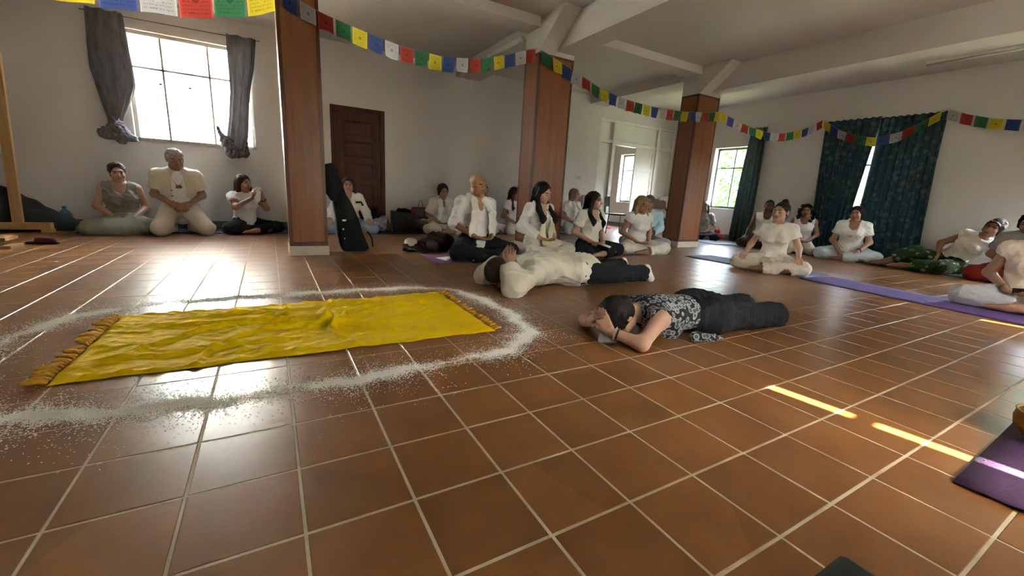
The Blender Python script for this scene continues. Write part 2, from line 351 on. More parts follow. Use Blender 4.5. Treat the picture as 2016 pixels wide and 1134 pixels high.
for c, d, a, b in ((.10, .17, .01, 2.0), (.69, .76, .01, 2.0), (.17, .69, .01, .12), (.17, .69, .52, .60), (.17, .69, 1.0, 1.08), (.17, .69, 1.46, 1.54), (.17, .69, 1.90, 2.0)): lf.box((7.285, c, a), (7.322, d, b), .003)
leaf3 = lf.build('door_leaf', M_WHITEPAINT, d2)
for c, d in ((.12, .52), (.60, 1.0), (1.08, 1.46), (1.54, 1.90)): MB().box((7.298, .17, c), (7.31, .69, d)).build('door_panel', M_WHITEPAINT, leaf3)

# ------------------------------------------------------------------ outdoors
M_FAC = mat('sunlit_render', (.80, .78, .72), .9, .04, 1.0)
fac = empty('building', (0, 17, -3)); tag(fac, 'sunlit pale building with arched window seen through the bright window', 'building')
AX, AZ, AR = -2.55, 4.95, .80
fx = MB()
us = np.linspace(PI, 0, 15); arch = [(AX+AR*math.cos(a), AZ+AR*math.sin(a)) for a in us]
for a, b in ((-14, AX-AR), (AX+AR, 9)): fx.box((a, 17, -3), (b, 17.3, 11))
fx.box((AX-AR, 17, -3), (AX+AR, 17.3, AZ-1.5))
for p, r in zip(arch, arch[1:]): fx.prism([p, r, (r[0], 11), (p[0], 11)], 1, 17, 17.3)
fx.build('wall', M_FAC, fac).location = (0, -17, 3)
wf = MB()
for p, r in zip(arch, arch[1:]): wf.prism([p, r, (AX+(r[0]-AX)*.88, AZ+(r[1]-AZ)*.88), (AX+(p[0]-AX)*.88, AZ+(p[1]-AZ)*.88)], 1, 17.12, 17.2)
wf.box((AX-.04, 17.12, AZ-1.5), (AX+.04, 17.2, AZ+.76)).box((AX-AR, 17.12, AZ-.04), (AX+AR, 17.2, AZ+.04)).box((AX-AR, 17.12, AZ-1.5), (AX-AR+.09, 17.2, AZ)).box((AX+AR-.09, 17.12, AZ-1.5), (AX+AR, 17.2, AZ)).box((AX-AR, 17.12, AZ-1.5), (AX+AR, 17.2, AZ-1.42))
wf.build('arched_window_frame', mat('turquoise_paint', (.10, .42, .45), .5, .05, 5), fac).location = (0, -17, 3)
MB().box((AX-AR, 17.24, AZ-1.5), (AX+AR, 17.29, AZ+AR)).build('arched_window_pane', mat('dim_glass', (.35, .42, .44), .15, .05, 3), fac).location = (0, -17, 3)
struct(MB().box((-40, -40, -3.2), (60, 60, -3.0)).build('ground', mat('outdoor_ground', (.18, .19, .10), .95, .3, .6)), 'ground outside the building')
# ------------------------------------------------------------------ soft solids: smooth unions of tapered capsules and ellipsoids, meshed by surface nets
def A(*v): return np.array(v, float)
def cap(a, b, ra, rb=None, k=.03, w=None, s=1.0, op='+'): return ('c', np.array(a, float), np.array(b, float), ra, ra if rb is None else rb, k, w, s, op)
def ell(c, r, k=.02, R=None, op='+'): return ('e', np.array(c, float), np.array(r, float), R, k, op)
def field(prims, vox):
    lo = np.full(3, 1e9); hi = -lo
    for p in prims:
        if p[-1] != '+': continue
        if p[0] == 'c': r = max(p[3], p[4]); lo = np.minimum(lo, np.minimum(p[1], p[2])-r); hi = np.maximum(hi, np.maximum(p[1], p[2])+r)
        else: r = max(p[2]); lo = np.minimum(lo, p[1]-r); hi = np.maximum(hi, p[1]+r)
    lo = lo-3*vox; n = np.ceil((hi+3*vox-lo)/vox).astype(int)+1
    Fd = np.full(n, 1.0, np.float32); ax = [lo[i]+vox*np.arange(n[i]) for i in range(3)]
    for p in prims:
        if p[0] == 'c':
            _, a, b, ra, rb, k, w, s, op = p; r = max(ra, rb)+k+3*vox; l, h = np.minimum(a, b)-r, np.maximum(a, b)+r
        else:
            _, c, rad, R, k, op = p; r = max(rad)+k+3*vox; l, h = c-r, c+r
        i0 = np.clip(np.floor((l-lo)/vox).astype(int), 0, n-1); i1 = np.clip(np.ceil((h-lo)/vox).astype(int)+1, 1, n)
        if (i1 <= i0).any(): continue
        sl = tuple(slice(x, y) for x, y in zip(i0, i1))
        X = ax[0][sl[0]][:, None, None]; Y = ax[1][sl[1]][None, :, None]; Z = ax[2][sl[2]][None, None, :]
        if p[0] == 'c':
            ab = b-a; L2 = ab@ab+1e-12; dx, dy, dz = X-a[0], Y-a[1], Z-a[2]
            t = np.clip((dx*ab[0]+dy*ab[1]+dz*ab[2])/L2, 0, 1); dx = dx-t*ab[0]; dy = dy-t*ab[1]; dz = dz-t*ab[2]
            q = dx*dx+dy*dy+dz*dz
            if w is not None: q = q+(s*s-1)*(dx*w[0]+dy*w[1]+dz*w[2])**2
            d = np.sqrt(q)-(ra+(rb-ra)*t)
            if w is not None and s > 1: d = d/ (1+.35*(s-1))
        else:
            dx, dy, dz = X-c[0], Y-c[1], Z-c[2]
            if R is not None: dx, dy, dz = [dx*R[0, i]+dy*R[1, i]+dz*R[2, i] for i in range(3)]
            q = np.sqrt((dx/rad[0])**2+(dy/rad[1])**2+(dz/rad[2])**2); q2 = np.sqrt((dx/rad[0]**2)**2+(dy/rad[1]**2)**2+(dz/rad[2]**2)**2)
            d = q*(q-1)/(q2+1e-9)
        f = Fd[sl]
        if op == '+': h_ = np.clip(.5+.5*(f-d)/k, 0, 1); Fd[sl] = f+(d-f)*h_-k*h_*(1-h_)
        else: d = -d; h_ = np.clip(.5-.5*(f-d)/k, 0, 1); Fd[sl] = f+(d-f)*h_+k*h_*(1-h_)
    return Fd, lo
def nets(Fd, lo, vox):
    S = Fd < 0; n = np.array(Fd.shape)-1
    cnt = np.zeros(n, np.int8); offs = [(i, j, k) for i in (0, 1) for j in (0, 1) for k in (0, 1)]
    for o in offs: cnt += S[o[0]:o[0]+n[0], o[1]:o[1]+n[1], o[2]:o[2]+n[2]]
    act = np.argwhere((cnt > 0) & (cnt < 8)); idx = np.full(n, -1, np.int32); idx[tuple(act.T)] = np.arange(len(act))
    acc = np.zeros((len(act), 3)); num = np.zeros(len(act)); val = {o: Fd[act[:, 0]+o[0], act[:, 1]+o[1], act[:, 2]+o[2]] for o in offs}
    for a in offs:
        for d in range(3):
            if a[d]: continue
            b = list(a); b[d] = 1; b = tuple(b); va, vb = val[a], val[b]; cr = (va < 0) != (vb < 0)
            t = np.where(cr, va/(va-vb+1e-12), 0); p = np.array(a, float)[None].repeat(len(act), 0); p[:, d] = t
            acc += p*cr[:, None]; num += cr
    V = lo+vox*(act+acc/num[:, None]); Q = []
    for d in range(3):
        e = [0, 0, 0]; e[d] = 1; sa = S[:S.shape[0]-e[0], :S.shape[1]-e[1], :S.shape[2]-e[2]]; sb = S[e[0]:, e[1]:, e[2]:]
        u, w = [(1, 2), (2, 0), (0, 1)][d]; c = np.argwhere(sa != sb); c = c[(c[:, u] > 0) & (c[:, w] > 0) & (c[:, u] < n[u]) & (c[:, w] < n[w])]
        fl = sa[tuple(c.T)]; eu = np.zeros(3, int); eu[u] = 1; ew = np.zeros(3, int); ew[w] = 1
        q = np.stack([idx[tuple((c-eu-ew).T)], idx[tuple((c-ew).T)], idx[tuple(c.T)], idx[tuple((c-eu).T)]], 1)
        q[~fl] = q[~fl][:, ::-1]; Q.append(q)
    return V, np.concatenate(Q)
def vnormals(V, Q):
    fn = np.cross(V[Q[:, 2]]-V[Q[:, 0]], V[Q[:, 3]]-V[Q[:, 1]]); N_ = np.zeros_like(V)
    for k in range(4): np.add.at(N_, Q[:, k], fn)
    return N_/(np.linalg.norm(N_, axis=1)[:, None]+1e-12)
def relax(V, Q, it=1):
    for _ in range(it):
        acc = np.zeros_like(V); c = np.zeros(len(V))
        for a, b in ((0, 1), (1, 2), (2, 3), (3, 0)):
            np.add.at(acc, Q[:, a], V[Q[:, b]]); np.add.at(acc, Q[:, b], V[Q[:, a]]); np.add.at(c, Q[:, a], 1); np.add.at(c, Q[:, b], 1)
        V = .5*V+.5*acc/c[:, None]
    return V
def wrinkle(V, seed, freq, amp, ridged=True):
    r = np.random.default_rng(seed); out = np.zeros(len(V)); 
    for i in range(5):
        d = r.normal(size=3); d /= np.linalg.norm(d); f = freq*r.uniform(.6, 1.9); ph = r.uniform(0, 6.28)
        d2 = r.normal(size=3); s = np.sin(V@d*f+ph+1.6*np.sin(V@d2*f*.45+ph*2))
        out += (1-2*np.abs(s)) if ridged else s
    return out*amp/5
def soft(prims, vox, folds=None, seed=1, sm=1):
    V, Q = nets(*((lambda a: (a[0], a[1], vox))(field(prims, vox))))
    if sm: V = relax(V, Q, sm)
    if folds: V = V+vnormals(V, Q)*wrinkle(V, seed, folds[0], folds[1])[:, None]
    return V, Q
def soft_obj(name, prims, vox, m, parent=None, folds=None, seed=1, sm=1, loc=None):
    V, Q = soft(prims, vox, folds, seed, sm)
    if loc is not None: V = V-np.array(loc)
    return link(name, np_mesh(name, V, Q, m), parent, loc)

# ------------------------------------------------------------------ people
def skin_mat():
    m, nt, N, L, b = node_mat('skin'); at = N.new('ShaderNodeVertexColor'); at.layer_name = 'Col'
    tc = N.new('ShaderNodeTexCoord'); nz = N.new('ShaderNodeTexNoise'); nz.inputs['Scale'].default_value = 22; nz.inputs['Detail'].default_value = 4; L.new(tc.outputs['Object'], nz.inputs['Vector'])
    mr = N.new('ShaderNodeMapRange'); mr.inputs[3].default_value = .88; mr.inputs[4].default_value = 1.12; L.new(nz.outputs[0], mr.inputs[0])
    hs = N.new('ShaderNodeHueSaturation'); L.new(at.outputs[0], hs.inputs['Color']); L.new(mr.outputs[0], hs.inputs['Value']); L.new(hs.outputs[0], b.inputs['Base Color'])
    b.inputs['Roughness'].default_value = .5; b.inputs['Specular IOR Level'].default_value = .35; return m
M_SKIN = skin_mat()
def hair_mat(name, c, pale=None):
    if name in MATS: return MATS[name]
    m, nt, N, L, b = node_mat(name); tc = N.new('ShaderNodeTexCoord'); mp = N.new('ShaderNodeMapping'); mp.inputs['Scale'].default_value = (150, 150, 14); L.new(tc.outputs['Object'], mp.inputs[0])
    nz = N.new('ShaderNodeTexNoise'); nz.inputs['Scale'].default_value = 1; nz.inputs['Detail'].default_value = 3; nz.inputs['Distortion'].default_value = .6; L.new(mp.outputs[0], nz.inputs['Vector'])
    cr = N.new('ShaderNodeValToRGB'); c = np.array(c); p = np.array(pale) if pale is not None else c*1.9
    cr.color_ramp.elements[0].position = .35; cr.color_ramp.elements[1].position = .7
    cr.color_ramp.elements[0].color = (*(c*.6), 1); cr.color_ramp.elements[1].color = (*np.clip(p, 0, 1), 1); L.new(nz.outputs[0], cr.inputs[0]); L.new(cr.outputs[0], b.inputs['Base Color'])
    b.inputs['Roughness'].default_value = .58; b.inputs['Specular IOR Level'].default_value = .22; bp = N.new('ShaderNodeBump'); bp.inputs['Strength'].default_value = .5; bp.inputs['Distance'].default_value = .004
    L.new(nz.outputs[0], bp.inputs['Height']); L.new(bp.outputs[0], b.inputs['Normal']); MATS[name] = m; return m
def rotm(yaw=0, pitch=0, roll=0):
    y, p, r = [math.radians(t) for t in (yaw, pitch, roll)]
    return np.array((Matrix.Rotation(y, 3, 'Z') @ Matrix.Rotation(p, 3, 'X') @ Matrix.Rotation(r, 3, 'Y')))
def unit(v): v = np.array(v, float); return v/(np.linalg.norm(v)+1e-9)
def hand_prims(w, d, n, side, s=1.0, curl=.5, spread=.08):
    """palm and five fingers: w wrist, d finger direction, n palm normal (fingers curl towards it), side +1/-1 puts the thumb"""
    d = unit(d); n = unit(n-d*np.dot(n, d)); t = np.cross(d, n)*side; P = []
    lens = (.068, .078, .072, .056); offs = (.030, .010, -.010, -.029)
    for o, L_ in zip(offs, lens):
        kn = w+(d*.088+t*o)*s; P.append(cap(w+t*o*.55*s, kn, .0155*s, .0125*s, .012))
        dd = unit(d+t*spread*o/.03-0*n)
        a1 = curl*.75; a2 = curl*1.7
        m_ = kn+(dd*math.cos(a1)+n*math.sin(a1))*L_*.55*s; e = m_+(dd*math.cos(a2)+n*math.sin(a2))*L_*.5*s
        P += [cap(kn, m_, .0095*s, .0085*s, .006), cap(m_, e, .0085*s, .007*s, .004)]
    b = w+(d*.025+t*.022)*s; m_ = b+(d*.035+t*.028+n*.014)*s; e = m_+(d*.036+t*.004+n*.012)*s
    P += [cap(b, m_, .014*s, .0105*s, .010), cap(m_, e, .0105*s, .008*s, .005)]
    return P
def head_prims(H, R, s, nb, nr, female, beard=False):
    g = lambda x, y, z: H+R@(A(x, y, z)*s)
    jw = .030 if female else .040
    return [ell(g(0, .018, .034), A(.074, .094, .083)*s, .02, R), ell(g(0, -.028, -.018), A(.060, .064, .088)*s, .03, R),
            cap(g(-jw, -.018, -.066), g(jw, -.018, -.066), .034*s, k=.025), cap(g(-.010, -.066, -.094), g(.010, -.066, -.094), .020*s, k=.025),
            cap(g(-.033, -.078, .024), g(.033, -.078, .024), .014*s, k=.014),
            ell(g(.040, -.058, -.030), A(.026, .026, .024)*s, .02, R), ell(g(-.040, -.058, -.030), A(.026, .026, .024)*s, .02, R),
            ell(g(.032, -.101, .000), A(.018, .016, .013)*s, .010, R, '-'), ell(g(-.032, -.101, .000), A(.018, .016, .013)*s, .010, R, '-'),
            ell(g(.031, -.074, .000), A(.0145, .0145, .0125)*s, .004, R), ell(g(-.031, -.074, .000), A(.0145, .0145, .0125)*s, .004, R),
            cap(g(0, -.086, .010), g(0, -.108, -.032), .008*s, .0125*s, .010), cap(g(-.012, -.094, -.036), g(.012, -.094, -.036), .0085*s, k=.008),
            cap(g(-.019, -.083, -.055), g(.019, -.083, -.055), .0075*s, k=.006), cap(g(-.015, -.083, -.066), g(.015, -.083, -.066), .0085*s, k=.006),
            ell(g(.076, .012, -.004), A(.010, .019, .030)*s, .006, R), ell(g(-.076, .012, -.004), A(.010, .019, .030)*s, .006, R),
            cap(g(0, .018, -.055), nb, nr, nr*1.08, .03)]
def face_colors(V, H, R, s, skin, brow, lip, eyes='closed', stubble=0.0, spots=None):
    q = (V-H)@R/s; c = np.tile(np.array(skin, float), (len(V), 1)); x, y, z = np.abs(q[:, 0]), q[:, 1], q[:, 2]; fr = y < -.045
    def put(mask, col, a=1.0): c[mask] = c[mask]*(1-a)+np.array(col)*a
    put(fr & (x < .05) & (np.abs(z+.028) < .018) & (x > .026), A(*skin)*A(1.08, .86, .82), .5)       # cheeks
    if stubble:
        sw_ = np.clip((-.030-z)/.03, 0, 1)*np.clip((.02-y)/.03, 0, 1)*(z > -.125)*stubble; c = c*(1-sw_[:, None])+A(*brow)*1.2*sw_[:, None]
    put(fr & (x < .021) & (np.abs(z+.060) < .0105) & (y < -.078), lip, .85)
    put(fr & (x < .016) & (np.abs(z+.0605) < .0022) & (y < -.078), A(*lip)*.45, .8)
    put(fr & (np.abs(x-.031) < .020) & (np.abs(z-.0235+.12*(x-.031)**2/.02) < .0055), brow, .8)
    if eyes == 'closed': put(fr & (np.abs(x-.031) < .0145) & (np.abs(z+.0045) < .0032), A(*brow)*.6, .85)
    else:
        put(fr & (np.abs(x-.031) < .0125) & (np.abs(z) < .0055), (.55, .52, .48), .8); put(fr & (np.abs(x-.031) < .0052) & (np.abs(z) < .0058), (.02, .012, .008), 1)
        put(fr & (np.abs(x-.031) < .0145) & (np.abs(z-.0065) < .0028), A(*brow)*.5, .85)
    return c

def upright(pose='cross', lean=0.0, lift=0.0, female=True, arms='lap', bend=0.0, armsL=None, armsR=None, knee=None, head=(0, 0, 0), slump=0.0):
    """joint positions of a seated figure facing -y, person's left = +x (1.68 m adult)"""
    sw = .150 if female else .178; J = {}
    zp = .115+lift if pose == 'cross' else .25+lift
    def up(x, y, z):        # torso point, leaning forward by lean (radians)
        return A(x, y*math.cos(lean)-z*math.sin(lean), zp+z*math.cos(lean)+y*math.sin(lean))
    J['pel'] = up(0, 0, 0); J['waist'] = up(0, .005-slump*.3, .155); J['chest'] = up(0, -.005+slump*.2, .305); J['nb'] = up(0, .012-slump*.25, .445)
    J['hd'] = up(0, -.022-slump*.6, .585); 
    for k, sg in (('L', 1), ('R', -1)):
        J['sh'+k] = up(sg*sw, .008, .398); J['hi'+k] = A(sg*.085, -.015, zp-.012)
        if pose == 'cross':
            kz = .085 if knee is None else knee
            J['kn'+k] = A(sg*.335, -.235, kz); J['an'+k] = A(-sg*.055, -.365 if k == 'L' else -.285, .05); J['to'+k] = A(-sg*.185, -.335 if k == 'L' else -.265, .032)
        else:               # kneeling, sitting on the heels
            J['kn'+k] = A(sg*.17, -.40, .075); J['an'+k] = A(sg*.11, .06, .055); J['to'+k] = A(sg*.09, .20, .03)
        am = {'L': armsL, 'R': armsR}[k] or arms
        if am == 'lap': el, wr, dr, nm = up(sg*.235, .045, .17), A(sg*.098, -.185, zp+.055), A(-sg*.75, -.55, -.18), A(-sg*.1, .2, 1)
        elif am == 'lap2': el, wr, dr, nm = up(sg*.235, .03, .17), A(sg*.085, -.20, zp+.075), A(-sg*.85, -.35, -.35), A(-sg*.3, .9, -.1)
        elif am == 'knee': el, wr, dr, nm = up(sg*.255, -.015, .17), A(sg*.275, -.195, .20), A(sg*.12, -.9, -.34), A(0, .35, -1)
        elif am == 'shin': el, wr, dr, nm = up(sg*.23, -.03, .16), A(sg*.11, -.30, .155), A(-sg*.6, -.7, -.4), A(0, .3, -1)
        else: el, wr, dr, nm = [A(*v) if not isinstance(v, np.ndarray) else v for v in am]
        J['el'+k], J['wr'+k], J['hdir'+k], J['hn'+k] = el, wr, dr, nm
    J['HR'] = rotm(*head); J['front'] = unit(A(0, -math.cos(lean), -math.sin(lean))); J['side'] = A(1, 0, 0); return J
def torso_prims(J, off, female, fat=1.0, hips=True, shoulders=True):
    f = J['front']; sd = J['side']; r = (lambda v: v*fat+off); o = []
    hw_ = .055*fat
    o.append(cap(J['pel']-sd*hw_, J['pel']+sd*hw_, r(.118), k=.05, w=f, s=1.12))
    o.append(cap(J['pel'], J['waist'], r(.130 if female else .135), r(.112 if female else .128), .05, f, 1.28))
    o.append(cap(J['waist'], J['chest'], r(.112 if female else .128), r(.135 if female else .152), .05, f, 1.35))
    o.append(cap(J['chest'], J['nb']-(J['nb']-J['chest'])*.25, r(.130 if female else .148), r(.085), .05, f, 1.35))
    up_ = unit(J['nb']-J['chest'])
    for k in 'LR': o.append(cap(J['nb']-up_*.05, J['sh'+k], r(.058), r(.055), .045))
    if female:
        for sg in (-1, 1): o.append(ell(J['chest']+sd*sg*.062+f*.078-up_*.02, A(.062, .062, .062)+off, .045))
    return o
def person(label, loc, th, J, skin, s=1.0, female=True, fat=1.0, hair=None, top=None, bottom=None, brow=None, lip=None, eyes='closed', stubble=0.0, vox=.012, seed=1, extra=None, cut_hand=None, feet=True):
    """one figure: body (a single mesh), hair and clothes as its children"""
    t = empty('person', loc, math.radians(th)); tag(t, label, 'person')
    K = {k: (v if k in ('HR', 'front', 'side') or k.startswith('hdir') or k.startswith('hn') else v*s) for k, v in J.items()}
    f, sd = K['front'], K['side']; H, HR = K['hd'], K['HR']; S = s
    nr = (.048 if female else .058)*s
    neck = K['nb']+unit(K['nb']-K['chest'])*.01
    limb = lambda a, b, ra, rb, k=.03, off=0: cap(K[a], K[b], ra*s+off, rb*s+off, k)
    sc = lambda P: [tuple(x*s if i in (3, 4) and isinstance(x, float) else x for i, x in enumerate(p)) if p[0] == 'c' else (p[0], p[1], p[2]*s, *p[3:]) for p in P]
    B = sc(torso_prims(K if s == 1 else {**K}, 0.0, female, fat))
    for k in 'LR':
        B += [limb('sh'+k, 'el'+k, .047*fat, .038*fat), limb('el'+k, 'wr'+k, .038*fat, .026), limb('hi'+k, 'kn'+k, .084*fat, .055*fat, .05), limb('kn'+k, 'an'+k, .054*fat, .034, .03)]
        fd = unit(K['to'+k]-K['an'+k]); hl = K['an'+k]-fd*.045*s
        B += [cap(hl, K['an'+k], .030*s, .034*s, .02), cap(K['an'+k], K['to'+k], .034*s, .024*s, .02)]
    B.append(cap(K['nb'], K['nb']*.5+H*.5, nr*1.08, nr, .035))
    fq = max(1.0, vox/.0105); V0, Q0 = soft(B, max(vox*1.15, .0125), sm=1)
    V1, Q1 = soft(head_prims(H, HR, s, neck, nr, female), .0053*s*fq, sm=0)
    brow = brow or (.02, .012, .008); lip = lip or tuple(A(*skin)*A(1.0, .55, .5))
    parts = [(V0, Q0, np.tile(np.array(skin, float), (len(V0), 1))), (V1, Q1, face_colors(V1, H, HR, s, skin, brow, lip, eyes, stubble))]
    for k, sg in (('L', 1), ('R', -1)):
        if cut_hand and k in cut_hand: continue
        hp = hand_prims(K['wr'+k], K['hdir'+k], K['hn'+k], K.get('ts'+k, sg), s*(.94 if female else 1.04), K.get('curl'+k, .5))
        Vh, Qh = soft(hp, .0048*s*fq, sm=0); parts.append((Vh, Qh, np.tile(A(*skin)*A(1.0, .93, .9), (len(Vh), 1))))
        if feet:                                  # five toes at the end of each foot
            an, to = K['an'+k], K['to'+k]; d = unit(to-an); sdv = unit(np.cross(d, A(0, 0, 1))); tp = []
            for q in range(5): tp.append(cap(to+sdv*(q-2)*.011*s, to+(d*(.030-.004*abs(q-(0 if sg > 0 else 4)) )+sdv*(q-2)*.014)*s, .0095*s, .0075*s, .004))
            Vh, Qh = soft(tp, .006*s*fq, sm=0); parts.append((Vh, Qh, np.tile(A(*skin), (len(Vh), 1))))
    off = 0; Vs, Qs, Cs = [], [], []
    for v, q_, c in parts: Vs.append(v); Qs.append(q_+off); Cs.append(c); off += len(v)
    link('body', np_mesh('body', np.concatenate(Vs), np.concatenate(Qs), M_SKIN, colors=np.concatenate(Cs)), t)
    # ---- clothes
    if bottom:
        m = bottom['m']; o = bottom.get('off', .014); kind = bottom.get('kind', 'pants'); P = []
        if kind in ('pants', 'capri', 'shorts'):
            frac = {'pants': bottom.get('to', .97), 'capri': .55, 'shorts': 0.0}[kind]; lo_ = bottom.get('flare', .012)
            ot = bottom.get('waist', min(o, .012)); P += sc(torso_prims(K, ot/s, female, fat))[:1]
            P.append(cap(K['pel'], K['pel']*.45+K['waist']*.55, (.124*fat)*s+ot, (.112*fat)*s+ot, .05, f, 1.27))
            for k in 'LR':
                P.append(limb('hi'+k, 'kn'+k, .090*fat, .066*fat, .05, o)); e = K['kn'+k]*(1-frac)+K['an'+k]*frac
                if frac > 0: P.append(cap(K['kn'+k], e, .066*fat*s+o, .045*s+o+lo_, .03))
                if frac > 0:
                    dr = unit(K['an'+k]-K['kn'+k]); P.append(cap(e+dr*.05, e+dr*.13, .075*s, k=.005, op='-'))
                else: dr = unit(K['an'+k]-K['kn'+k]); P.append(cap(K['kn'+k]+dr*.09, K['kn'+k]+dr*.2, .085*s, k=.005, op='-'))
        if kind == 'skirt': P += bottom['prims'](K)
        P += bottom.get('add', lambda K: [])(K)
        soft_obj('skirt' if kind == 'skirt' else ('shorts' if kind == 'shorts' else 'trousers'), P, vox, m, t, folds=bottom.get('folds', (26, .011)), seed=seed)
    if top:
        m = top['m']; o = top.get('off', .019); P = sc(torso_prims(K, o/s, female, fat)); up_ = unit(K['nb']-K['chest'])
        if top.get('crop', 0) == 0: pass
        sl = top.get('sleeve', .5); fl = top.get('flare', .014); C = []
        for k in 'LR':
            sh, el, wr = K['sh'+k], K['el'+k], K['wr'+k]
            if sl <= 0: C.append(cap(sh+sd*(.058 if k == 'L' else -.058)*s+unit(el-sh)*.0, el+sd*(.03 if k == 'L' else -.03)*s, .078*s, k=.012, op='-')); continue
            if sl <= 1:
                e = sh+(el-sh)*sl; P.append(cap(sh, e, .050*fat*s+o, .043*fat*s+o+fl, .03)); d_ = unit(el-sh); C.append(cap(e+d_*.085*s, e+d_*.2*s, .085*s, k=.004, op='-'))
            else:
                e = el+(wr-el)*(sl-1); P += [cap(sh, el, .050*fat*s+o, .043*fat*s+o+fl*.5, .03), cap(el, e, .043*fat*s+o+fl*.5, .032*s+o+fl, .03)]
                d_ = unit(wr-el); C.append(cap(e+d_*.056*s, e+d_*.09*s, .056*s, k=.004, op='-'))
        hem = top.get('hem', .045)                     # how far the hem hangs below the pelvis point
        hr = top.get('hemr', .0)
        if hem: P.append(cap(K['pel'], K['pel']-up_*hem, .125*fat*s+o+hr, .130*fat*s+o+hr, .05, f, 1.2))
        nk = top.get('neck', 'crew'); nc = K['nb']
        fz = unit(f-up_*np.dot(f, up_))
        if nk == 'crew': C.append(cap(nc+fz*.018*s+up_*.015*s, nc+up_*.2*s+fz*.02*s, .066*s, .066*s, .006, op='-'))
        elif nk == 'v': C += [cap(nc+fz*.015*s+up_*.01*s, nc+up_*.2*s, .064*s, k=.006, op='-'), cap(nc+fz*.085*s+up_*.02*s, nc+fz*.135*s-up_*.13*s, .055*s, .020*s, .006, op='-')]
        elif nk == 'scoop': C += [cap(nc+fz*.03*s-up_*.01*s, nc+up_*.2*s, .078*s, k=.008, op='-'), cap(nc+fz*.10*s-up_*.03*s, nc+fz*.12*s-up_*.05*s, .06*s, k=.01, op='-')]
        elif nk == 'high':
            P += [cap(nc-up_*.05*s, nc+up_*.035*s, .085*s, .070*s, .03)]; C.append(cap(nc+up_*.085*s, nc+up_*.2*s, .062*s, k=.005, op='-'))
        P += top.get('add', lambda K: [])(K)
        soft_obj(top.get('name', 'shirt'), P+C, vox, m, t, folds=top.get('folds', (30, .010)), seed=seed+3)
    # ---- hair
    if hair:
        rh = np.random.default_rng(seed+9)
        g = lambda x, y, z: H+HR@(A(x, y, z)*s); kind = hair['kind']; P = []; C = []
        thick = hair.get('t', .011)
        P.append(ell(g(0, .021, .036), (A(.076, .096, .085)+thick)*s, .02, HR))
        if kind != 'cropped': P.append(ell(g(0, .045, -.02), A(.074, .066, .075)*s, .03, HR))
        C.append(ell(g(0, -.102, -.020), A(.066, .084, .096)*s, .010, HR, '-'))
        C.append(cap(g(0, -.13, -.10), g(0, -.02, -.13), .058*s, k=.01, op='-'))
        if kind not in ('cropped', 'curly'):
            for _ in range(34):            # uneven tufts so the outline is not a smooth cap
                d_ = rh.normal(size=3); d_ /= np.linalg.norm(d_)
                if d_[2] < -.25 or (d_[1] < -.45 and d_[2] < .55): continue
                P.append(ell(g(d_[0]*.072, .022+d_[1]*.090, .036+d_[2]*.080), A(.020, .024, .018)*rh.uniform(.8, 1.35)*s, .010))
        wv = hair.get('w', .046)
        if kind == 'cropped': C.append(cap(g(-.1, -.06, -.045), g(.1, -.06, -.045), .055*s, k=.01, op='-')); C.append(cap(g(-.1, .02, -.085), g(.1, .02, -.085), .055*s, k=.01, op='-'))
        if kind in ('short', 'bob'):
            z_ = -.045 if kind == 'short' else -.105
            for sg in (-1, 1): P += [cap(g(sg*.070, .0, .03), g(sg*.074, .005, z_), .026*s, .022*s, .02), cap(g(sg*.045, .07, .0), g(sg*.048, .065, z_-.01), .04*s, .03*s, .03)]
        if kind == 'fringe' or hair.get('fringe'): P += [cap(g(-.045, -.076, .068), g(.020, -.084, .070), .018*s, .016*s, .015), cap(g(.0, -.082, .072), g(.050, -.070, .052), .016*s, .013*s, .015)]
        if kind == 'fringe':
            for sg in (-1, 1): P += [cap(g(sg*.068, -.01, .03), g(sg*.070, .0, -.055), .024*s, .02*s, .02)]
        if kind in ('bun', 'tied'):
            bc = hair.get('at', (0, .085, .115)); P += [ell(g(*bc), A(.036, .036, .033)*s, .008, HR)] if kind == 'bun' else [ell(g(0, .105, -.02), A(.03, .03, .045)*s, .015, HR)]
        if kind == 'curly':
            r_ = np.random.default_rng(seed)
            for _ in range(46):
                a = r_.uniform(-2.4, 2.4); z_ = r_.uniform(-.20, .09); rad = .078+.035*(z_ < .03); yy = .03+rad*math.cos(a)*1.05; xx = rad*math.sin(a)
                if yy < -.01 and abs(xx) < .06: continue
                P.append(ell(g(xx, yy, z_), A(1, 1, 1)*r_.uniform(.022, .036)*s, .012))
        if kind == 'long':
            for sg, chain in ((1, hair.get('L')), (-1, hair.get('R'))):
                if not chain: continue
                pts = [g(sg*.070, -.005, .04), g(sg*.080, .0, -.06)]+[K[c[0]]+sd*c[1]*s+f*c[2]*s+A(0, 0, c[3])*s for c in chain]
                rr = np.linspace(.030, wv, len(pts))
                for a, b, r0, r1 in zip(pts, pts[1:], rr, rr[1:]): P.append(cap(a, b, r0*s, r1*s, .03, f, 1.7))
                P.append(cap(pts[-1], pts[-1]-A(0, 0, .045)*s, wv*s, .018*s, .015, f, 1.7))
            if hair.get('back', 1): P += [cap(g(-.03, .075, .0), K['nb']+sd*-.05*s-f*.06*s, .05*s, .05*s, .03), cap(g(.03, .075, .0), K['nb']+sd*.05*s-f*.06*s, .05*s, .05*s, .03), cap(K['nb']-f*.075*s-sd*.04*s, K['chest']-f*.115*s-sd*.03*s, .045*s, .03*s, .03), cap(K['nb']-f*.075*s+sd*.04*s, K['chest']-f*.115*s+sd*.03*s, .045*s, .03*s, .03)]
        soft_obj('hair', P+C, .0075*s*min(fq, 1.15), hair['m'], t, folds=hair.get('folds', (150, .0048)), seed=seed+5, sm=0)
    if extra: extra(t, K)
    return t, K
